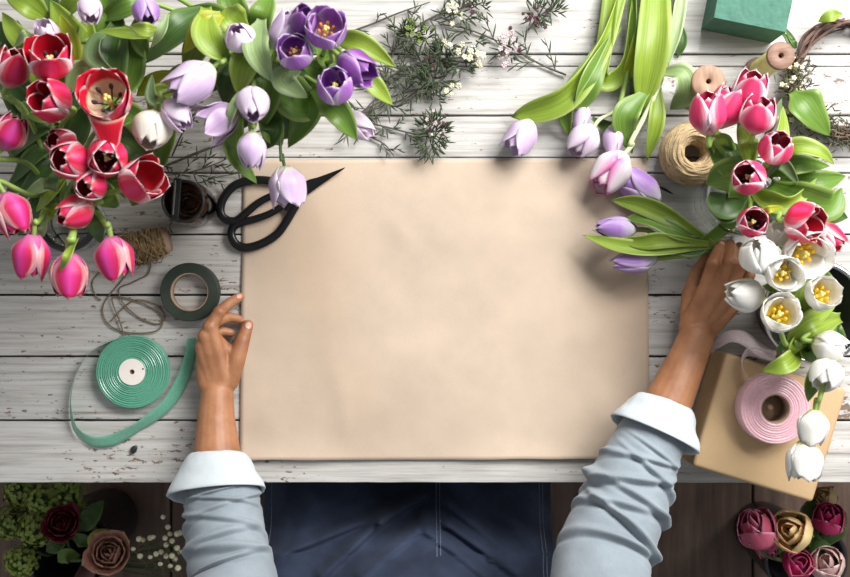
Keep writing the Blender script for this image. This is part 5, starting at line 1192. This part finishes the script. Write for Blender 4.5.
# upper arms join the forearms at the elbow
for s_, E in ((-1, LA), (1, RA)): chain(tb_, [P(*E[1]), P(*E[0]), Wp(.20 * s_, -.60, 1.05)], [.038, .046, .055], 16)
vs, fs = fuse(tb_, .007, 8); addmesh(sk, vs, fs)
from mathutils.bvhtree import BVHTree
bv = BVHTree.FromPolygons(sk.v, sk.f)
for c_, d, up, l_, w_ in nails:
    hit = bv.ray_cast(c_ + up.normalized() * .03, -up.normalized(), .06)
    if hit[0] is not None: c_ = hit[0] + up.normalized() * .0002; up = hit[1]; d = (d - up * d.dot(up)).normalized()
    e1 = d; e2 = d.cross(up).normalized(); e3 = e2.cross(d)
    sk.grid(lambda u, v: c_ + e1 * (math.cos(2 * PI * u) * math.cos(PI * (v - .5)) * l_) + e2 * (math.sin(2 * PI * u) * math.cos(PI * (v - .5)) * w_) + e3 * (math.sin(PI * (v - .5)) * .0011 - .0009 * (math.sin(2 * PI * u) * math.cos(PI * (v - .5))) ** 2), 14, 7, cu=True, m=1)
sk.build('body', [M['skin'], M['nail']], person)
mb = MB()
for s_ in (-1, 1): mb.ball(Wp(.032 * s_, -.449, 1.29), .011, 12)
ey_ = mb.build('eyes', M['eye'], person)
mb = MB()
for s_ in (-1, 1): mb.ball(Wp(.032 * s_, -.4415, 1.2885), .0056, 10, (1, .6, 1))
mb.build('iris', M['hair'], ey_)
mb = MB(); mb.ball(Wp(0, -.555, 1.305), .108, 24, (.80, .96, 1.06)); chain(mb, [Wp(0, -.63, 1.33), Wp(0, -.665, 1.22), Wp(0, -.66, 1.08)], [.06, .055, .03])
mb.build('hair', M['hair'], person)
# trousers and shoes
mb = MB()
for s_ in (-1, 1):
    chain(mb, [Wp(.085 * s_, -.60, .66), Wp(.095 * s_, -.585, .56)], [.122, .112], 18)
    chain(mb, [Wp(.10 * s_, -.57, .555), Wp(.145 * s_, -.30, .520), Wp(.17 * s_, -.12, .505)], [.090, .080, .071], 18)
    chain(mb, [Wp(.17 * s_, -.12, .505), Wp(.17 * s_, -.13, .30), Wp(.17 * s_, -.15, .13)], [.072, .066, .062], 18)
vs, fs = fuse(mb, .008, 6); mb = MB(); addmesh(mb, vs, fs); mb.build('trousers', M['trousers'], person)
for s_ in (-1, 1):
    mb = MB(); chain(mb, [Wp(.17 * s_, -.175, .052), Wp(.178 * s_, -.07, .048), Wp(.187 * s_, .0, .042)], [.050, .046, .040], 14)
    vs, fs = fuse(mb, .005, 4); mb = MB(); addmesh(mb, [Vector((v.x, v.y, max(v.z, .001))) for v in vs], fs); mb.build('shoe', M['shoe'], person)
# shirt body
mb = MB()
for s_ in (-1, 1):
    chain(mb, [Wp(.082 * s_, -.60, .64), Wp(.085 * s_, -.60, .78), Wp(.095 * s_, -.605, .95), Wp(.10 * s_, -.60, 1.04), Wp(.17 * s_, -.61, 1.075)], [.126, .122, .122, .104, .068], 18)
vs, fs = fuse(mb, .008, 6); mb = MB(); addmesh(mb, vs, fs); shirt = mb.build('shirt', M['shirt'], person)

# sleeves: cloth tubes with folds, then the turned-back cuffs
def sleeve(path, rad, folds, n=170, m=72, flat=.92):
    """path: px,py,h; folds: (t0, angle0, slope, width, amp, halfangle)"""
    c = cr([p if isinstance(p, Vector) else P(*p) for p in path], n)
    mb = MB()
    fr = []
    for i in range(n):
        t = (c[min(i + 1, n - 1)] - c[max(i - 1, 0)]).normalized()
        side = Vector((t.y, -t.x, 0)); side = side.normalized() if side.length > .05 else fr[-1][1]
        if fr and side.dot(fr[-1][1]) < 0: side = -side
        fr.append((t, side, side.cross(t).normalized()))
    def fn(u, v):
        i = min(n - 1, int(v * (n - 1) + .5)); t, sd, up = fr[i]
        if up.z < 0 and abs(t.z) < .6: up = -up
        a = 2 * PI * u; r = interp(rad, v); d = 0
        for (t0, a0, sl, w_, am, ha) in folds:
            da = (a - R(a0) + PI) % (2 * PI) - PI
            env = math.exp(-(da / R(ha)) ** 2)
            x_ = v - (t0 + sl * da)
            d += am * env * (math.exp(-(x_ / w_) ** 2) - .55 * math.exp(-((x_ - 1.5 * w_) / (w_ * .9)) ** 2))
        d += .0012 * noise.noise((math.cos(a) * 2.2, math.sin(a) * 2.2, v * 26)) + .0016 * noise.noise((math.cos(a) * 1.1 + 5, math.sin(a), v * 11))
        return c[i] + sd * (math.cos(a) * (r + d)) + up * (math.sin(a) * (r * flat + d))
    mb.grid(fn, m, n, cu=True, uvfn=lambda u, v: (u, v * .6)); return mb, c
# angle 90 is the top seen by the camera, 0 one side, 180 the other
LS = [(220, 478, .061), (222, 495, .066), (224, 520, .078), (228, 556, .100), (233, 590, .128), Wp(-.235, -.47, .96), Wp(-.205, -.56, 1.02), Wp(-.175, -.60, 1.06)]
mb, _ = sleeve(LS, [.046, .0525, .0545, .0575, .0615, .066, .074, .075], [
    (.135, 80, -.045, .013, .0045, 60), (.20, 110, .05, .014, .0050, 55), (.27, 60, -.05, .015, .006, 60), (.325, 120, .055, .014, .0060, 60), (.375, 80, -.02, .016, .008, 70), (.43, 100, .03, .018, .009, 70), (.245, 20, .04, .012, .004, 40), (.18, 160, -.04, .012, .004, 40), (.50, 90, -.03, .02, .009, 80)])
sl = mb.build('sleeve', M['shirt'], person, solid=.0012)
def cuff(c0, c1, r0, r1, par, flat=.80, seed=0, skew=0):
    a, b = P(*c0), P(*c1); ax_ = (b - a).normalized(); side = Vector((ax_.y, -ax_.x, 0)).normalized(); up = side.cross(ax_)
    if up.z < 0: up = -up
    mb = MB(); prof = [(-.02, .955), (.0, 1.0), (.012, 1.012)] + [(t / 12, 1.0 + .012 * math.sin(t * .8)) for t in range(1, 12)] + [(.985, 1.015), (1.0, .995), (.995, .965), (.93, .945), (.5, .90), (.1, .93)]
    L_ = len(prof)
    def fn(u, v):
        t, k = prof[min(L_ - 1, int(v * (L_ - 1) + .5))]; an = 2 * PI * u
        r = lerp(r0, r1, max(0, t) ** .8) * k
        r += .0016 * noise.noise((math.cos(an) * 2 + seed, math.sin(an) * 2, t * 3)) + .0010 * noise.noise((math.cos(an) * 5 + seed, math.sin(an) * 5, t * 7))
        dr = .010 * t * max(0, -math.sin(an)) + skew * t * math.cos(an)          # underside hangs further back
        wr_ = .0011 * math.sin(an * 16 + seed) * t * max(0, -math.sin(an) + .35)
        return a + ax_ * ((b - a).length * t + dr) + side * (math.cos(an) * (r + wr_)) + up * (math.sin(an) * (r * flat + wr_))
    mb.grid(fn, 96, L_, cu=True); return mb.build('cuff', M['cuff'], par, solid=.0010)
cuff((217, 455, .052), (216, 492, .070), .0405, .0690, sl, .76, 1, .004)
RS = [(657, 424, .083), (650, 440, .087), (640, 462, .092), (628, 492, .102), (615, 525, .116), (604, 556, .135), (600, 588, .165), Wp(.25, -.48, 1.0), Wp(.215, -.57, 1.04), Wp(.18, -.60, 1.07)]
mb, _ = sleeve(RS, [.0455, .0475, .0525, .0595, .0625, .0645, .067, .069, .074, .075], [
    (.16, 100, .03, .010, .004, 50), (.215, 80, -.035, .011, .0060, 70), (.265, 120, .05, .011, .0085, 60), (.31, 70, -.05, .012, .0105, 75), (.355, 110, .02, .012, .009, 70), (.33, 0, .02, .020, .012, 40), (.40, 60, -.03, .013, .009, 70), (.455, 100, .05, .012, .013, 75), (.52, 90, -.02, .018, .010, 80), (.24, 10, -.02, .010, .006, 30), (.39, 180, .03, .012, .007, 40)])
sl = mb.build('sleeve', M['shirt'], person, solid=.0012)
cuff((665, 402, .078), (655, 434, .086), .0385, .0650, sl, .84, 4, -.006)

# apron of dark denim: bib over the belly, skirt over the lap and down under the bench
prof = [(-.455, 1.02), (-.452, .93), (-.450, .85), (-.445, .775), (-.436, .715), (-.415, .665), (-.385, .640), (-.34, .632), (-.28, .630), (-.20, .624), (-.10, .612), (-.045, .585), (-.03, .52)]
def ridge(px, py, segs):
    h = 0
    for a, b, w_, am in segs:
        d, t = seg_d(px, py, a, b); h += am * math.exp(-(d / w_) ** 2) * sstep(0, .12, t + .06) * (1 - .55 * t)
    return h
RG0 = [((430, 486), (398, 506), 4.5, .020), ((398, 505), (272, 556), 5, .020), ((430, 492), (384, 514), 4, .018), ((386, 512), (322, 574), 5.5, .026), ((420, 522), (362, 574), 6, .022), ((424, 522), (486, 574), 6, .022), ((420, 510), (442, 520), 5, .016), ((444, 518), (520, 574), 5, .022), ((444, 498), (512, 556), 5, .016), ((478, 492), (552, 556), 9, .010), ((318, 490), (300, 540), 8, .008), ((360, 488), (300, 516), 7, .008), ((425, 536), (425, 574), 16, .020)]
RG = [(a, b, w_ * 1.05, am * 1.45) for a, b, w_, am in RG0]
def apron(u, v):
    q = interp([Vector((y_, z_)) for y_, z_ in prof], v); x = lerp(-.236, .238, u)
    wid = 1.0 if v > .33 else lerp(.62, 1, sstep(.05, .33, v))
    x *= wid; z = q.y; y = q.x
    dip = .05 * math.exp(-(x / .075) ** 2) * sstep(.35, .6, v)
    edge = .045 * sstep(.19, .25, abs(x)) * sstep(.3, .5, v) + .03 * sstep(.10, .17, abs(x)) * (1 - sstep(.2, .4, v))
    z -= dip + edge * (1 if v > .36 else .2)
    if v < .4: y -= .10 * (abs(x) / .2) ** 2 * (1 - sstep(.25, .45, v))
    z += .062 * math.exp(-((x + .0) / .085) ** 2) * (1 - sstep(.36, .58, v)) * sstep(.2, .3, v)
    s = K * (H - (z - T)) / H; px = (x + px0) / s + 425; py = 288.5 - y / s
    r_ = ridge(px, py, RG) * sstep(.22, .36, v) * sstep(1, .7, v)
    return Vector((px0 + x, y, z + r_ + .0022 * noise.noise((x * 24, y * 24, 3))))
mb = MB(); mb.grid(apron, 130, 130); ap = mb.build('apron', M['apron'], person, solid=.0016)
M['seam'] = simple('seam_thread', (.10, .12, .17), .8, .2, 200)
def seamline(u0, v0, u1, v1):
    mb = MB(); pts = [apron(lerp(u0, u1, i / 60), lerp(v0, v1, i / 60)) + Vector((0, 0, .0012)) for i in range(61)]; mb.tube(pts, .0009, 5); return mb.build('stitching', M['seam'], ap)
seamline(.968, .36, .968, .9); seamline(.955, .36, .955, .9); seamline(.032, .36, .032, .9); seamline(.60, .42, .60, .92); seamline(.612, .42, .612, .92)
# stool carrying the person
stl = empty('stool', (px0, -.60, 0), 'plain dark wooden stool under the seated person', 'stool')
mb = MB(); mb.lathe([(0, .415), (.165, .415), (.17, .42), (.17, .438), (.165, .443), (0, .443)], 40, Wp(0, -.60, 0)); mb.build('seat', M['frame'], stl)
for sx in (-1, 1):
    for sy in (-1, 1): mb = MB(); mb.tube([Wp(.10 * sx, -.60 + .10 * sy, .416), Wp(.15 * sx, -.60 + .15 * sy, .005)], [.018, .014], 12); mb.build('leg', M['frame'], stl)
# ------------------------------------------------------------------ camera and light
cd = bpy.data.cameras.new('camera'); cam = bpy.data.objects.new('camera', cd); C.objects.link(cam)
cam.location = (0, 0, T + H); cd.sensor_width = 36; cd.lens = 36 * H / (850 * K); cd.clip_start = .05
bpy.context.scene.camera = cam
cd.dof.use_dof = True; cd.dof.focus_distance = H - .03; cd.dof.aperture_fstop = 5.0
w = bpy.data.worlds.new('world'); bpy.context.scene.world = w; w.use_nodes = True
w.node_tree.nodes['Background'].inputs[0].default_value = (.90, .95, 1.0, 1); w.node_tree.nodes['Background'].inputs[1].default_value = .27
def area(name, loc, target, sx, sy, power, col):
    l = bpy.data.lights.new(name, 'AREA'); l.shape = 'RECTANGLE'; l.size = sx; l.size_y = sy; l.energy = power; l.color = col
    o = bpy.data.objects.new(name, l); C.objects.link(o); o.location = loc
    d = Vector(target) - Vector(loc); o.rotation_euler = d.to_track_quat('-Z', 'Y').to_euler(); return o
area('bench_light', (.85, 1.45, 2.25), (.15, .05, T), 1.1, 1.0, 60, (1, .98, .95))  # light of the window behind the bench
area('bench_light', (1.5, .85, 2.3), (.1, .0, T), .9, .9, 40, (1, .98, .96))  # added side lamp, not the window; makes the light fall off leftwards
vs = bpy.context.scene.view_settings
bpy.context.scene.display_settings.display_device = 'sRGB'
vs.view_transform = 'Standard'; vs.look = 'None'; vs.gamma = 1; vs.use_curve_mapping = False; vs.exposure = .26
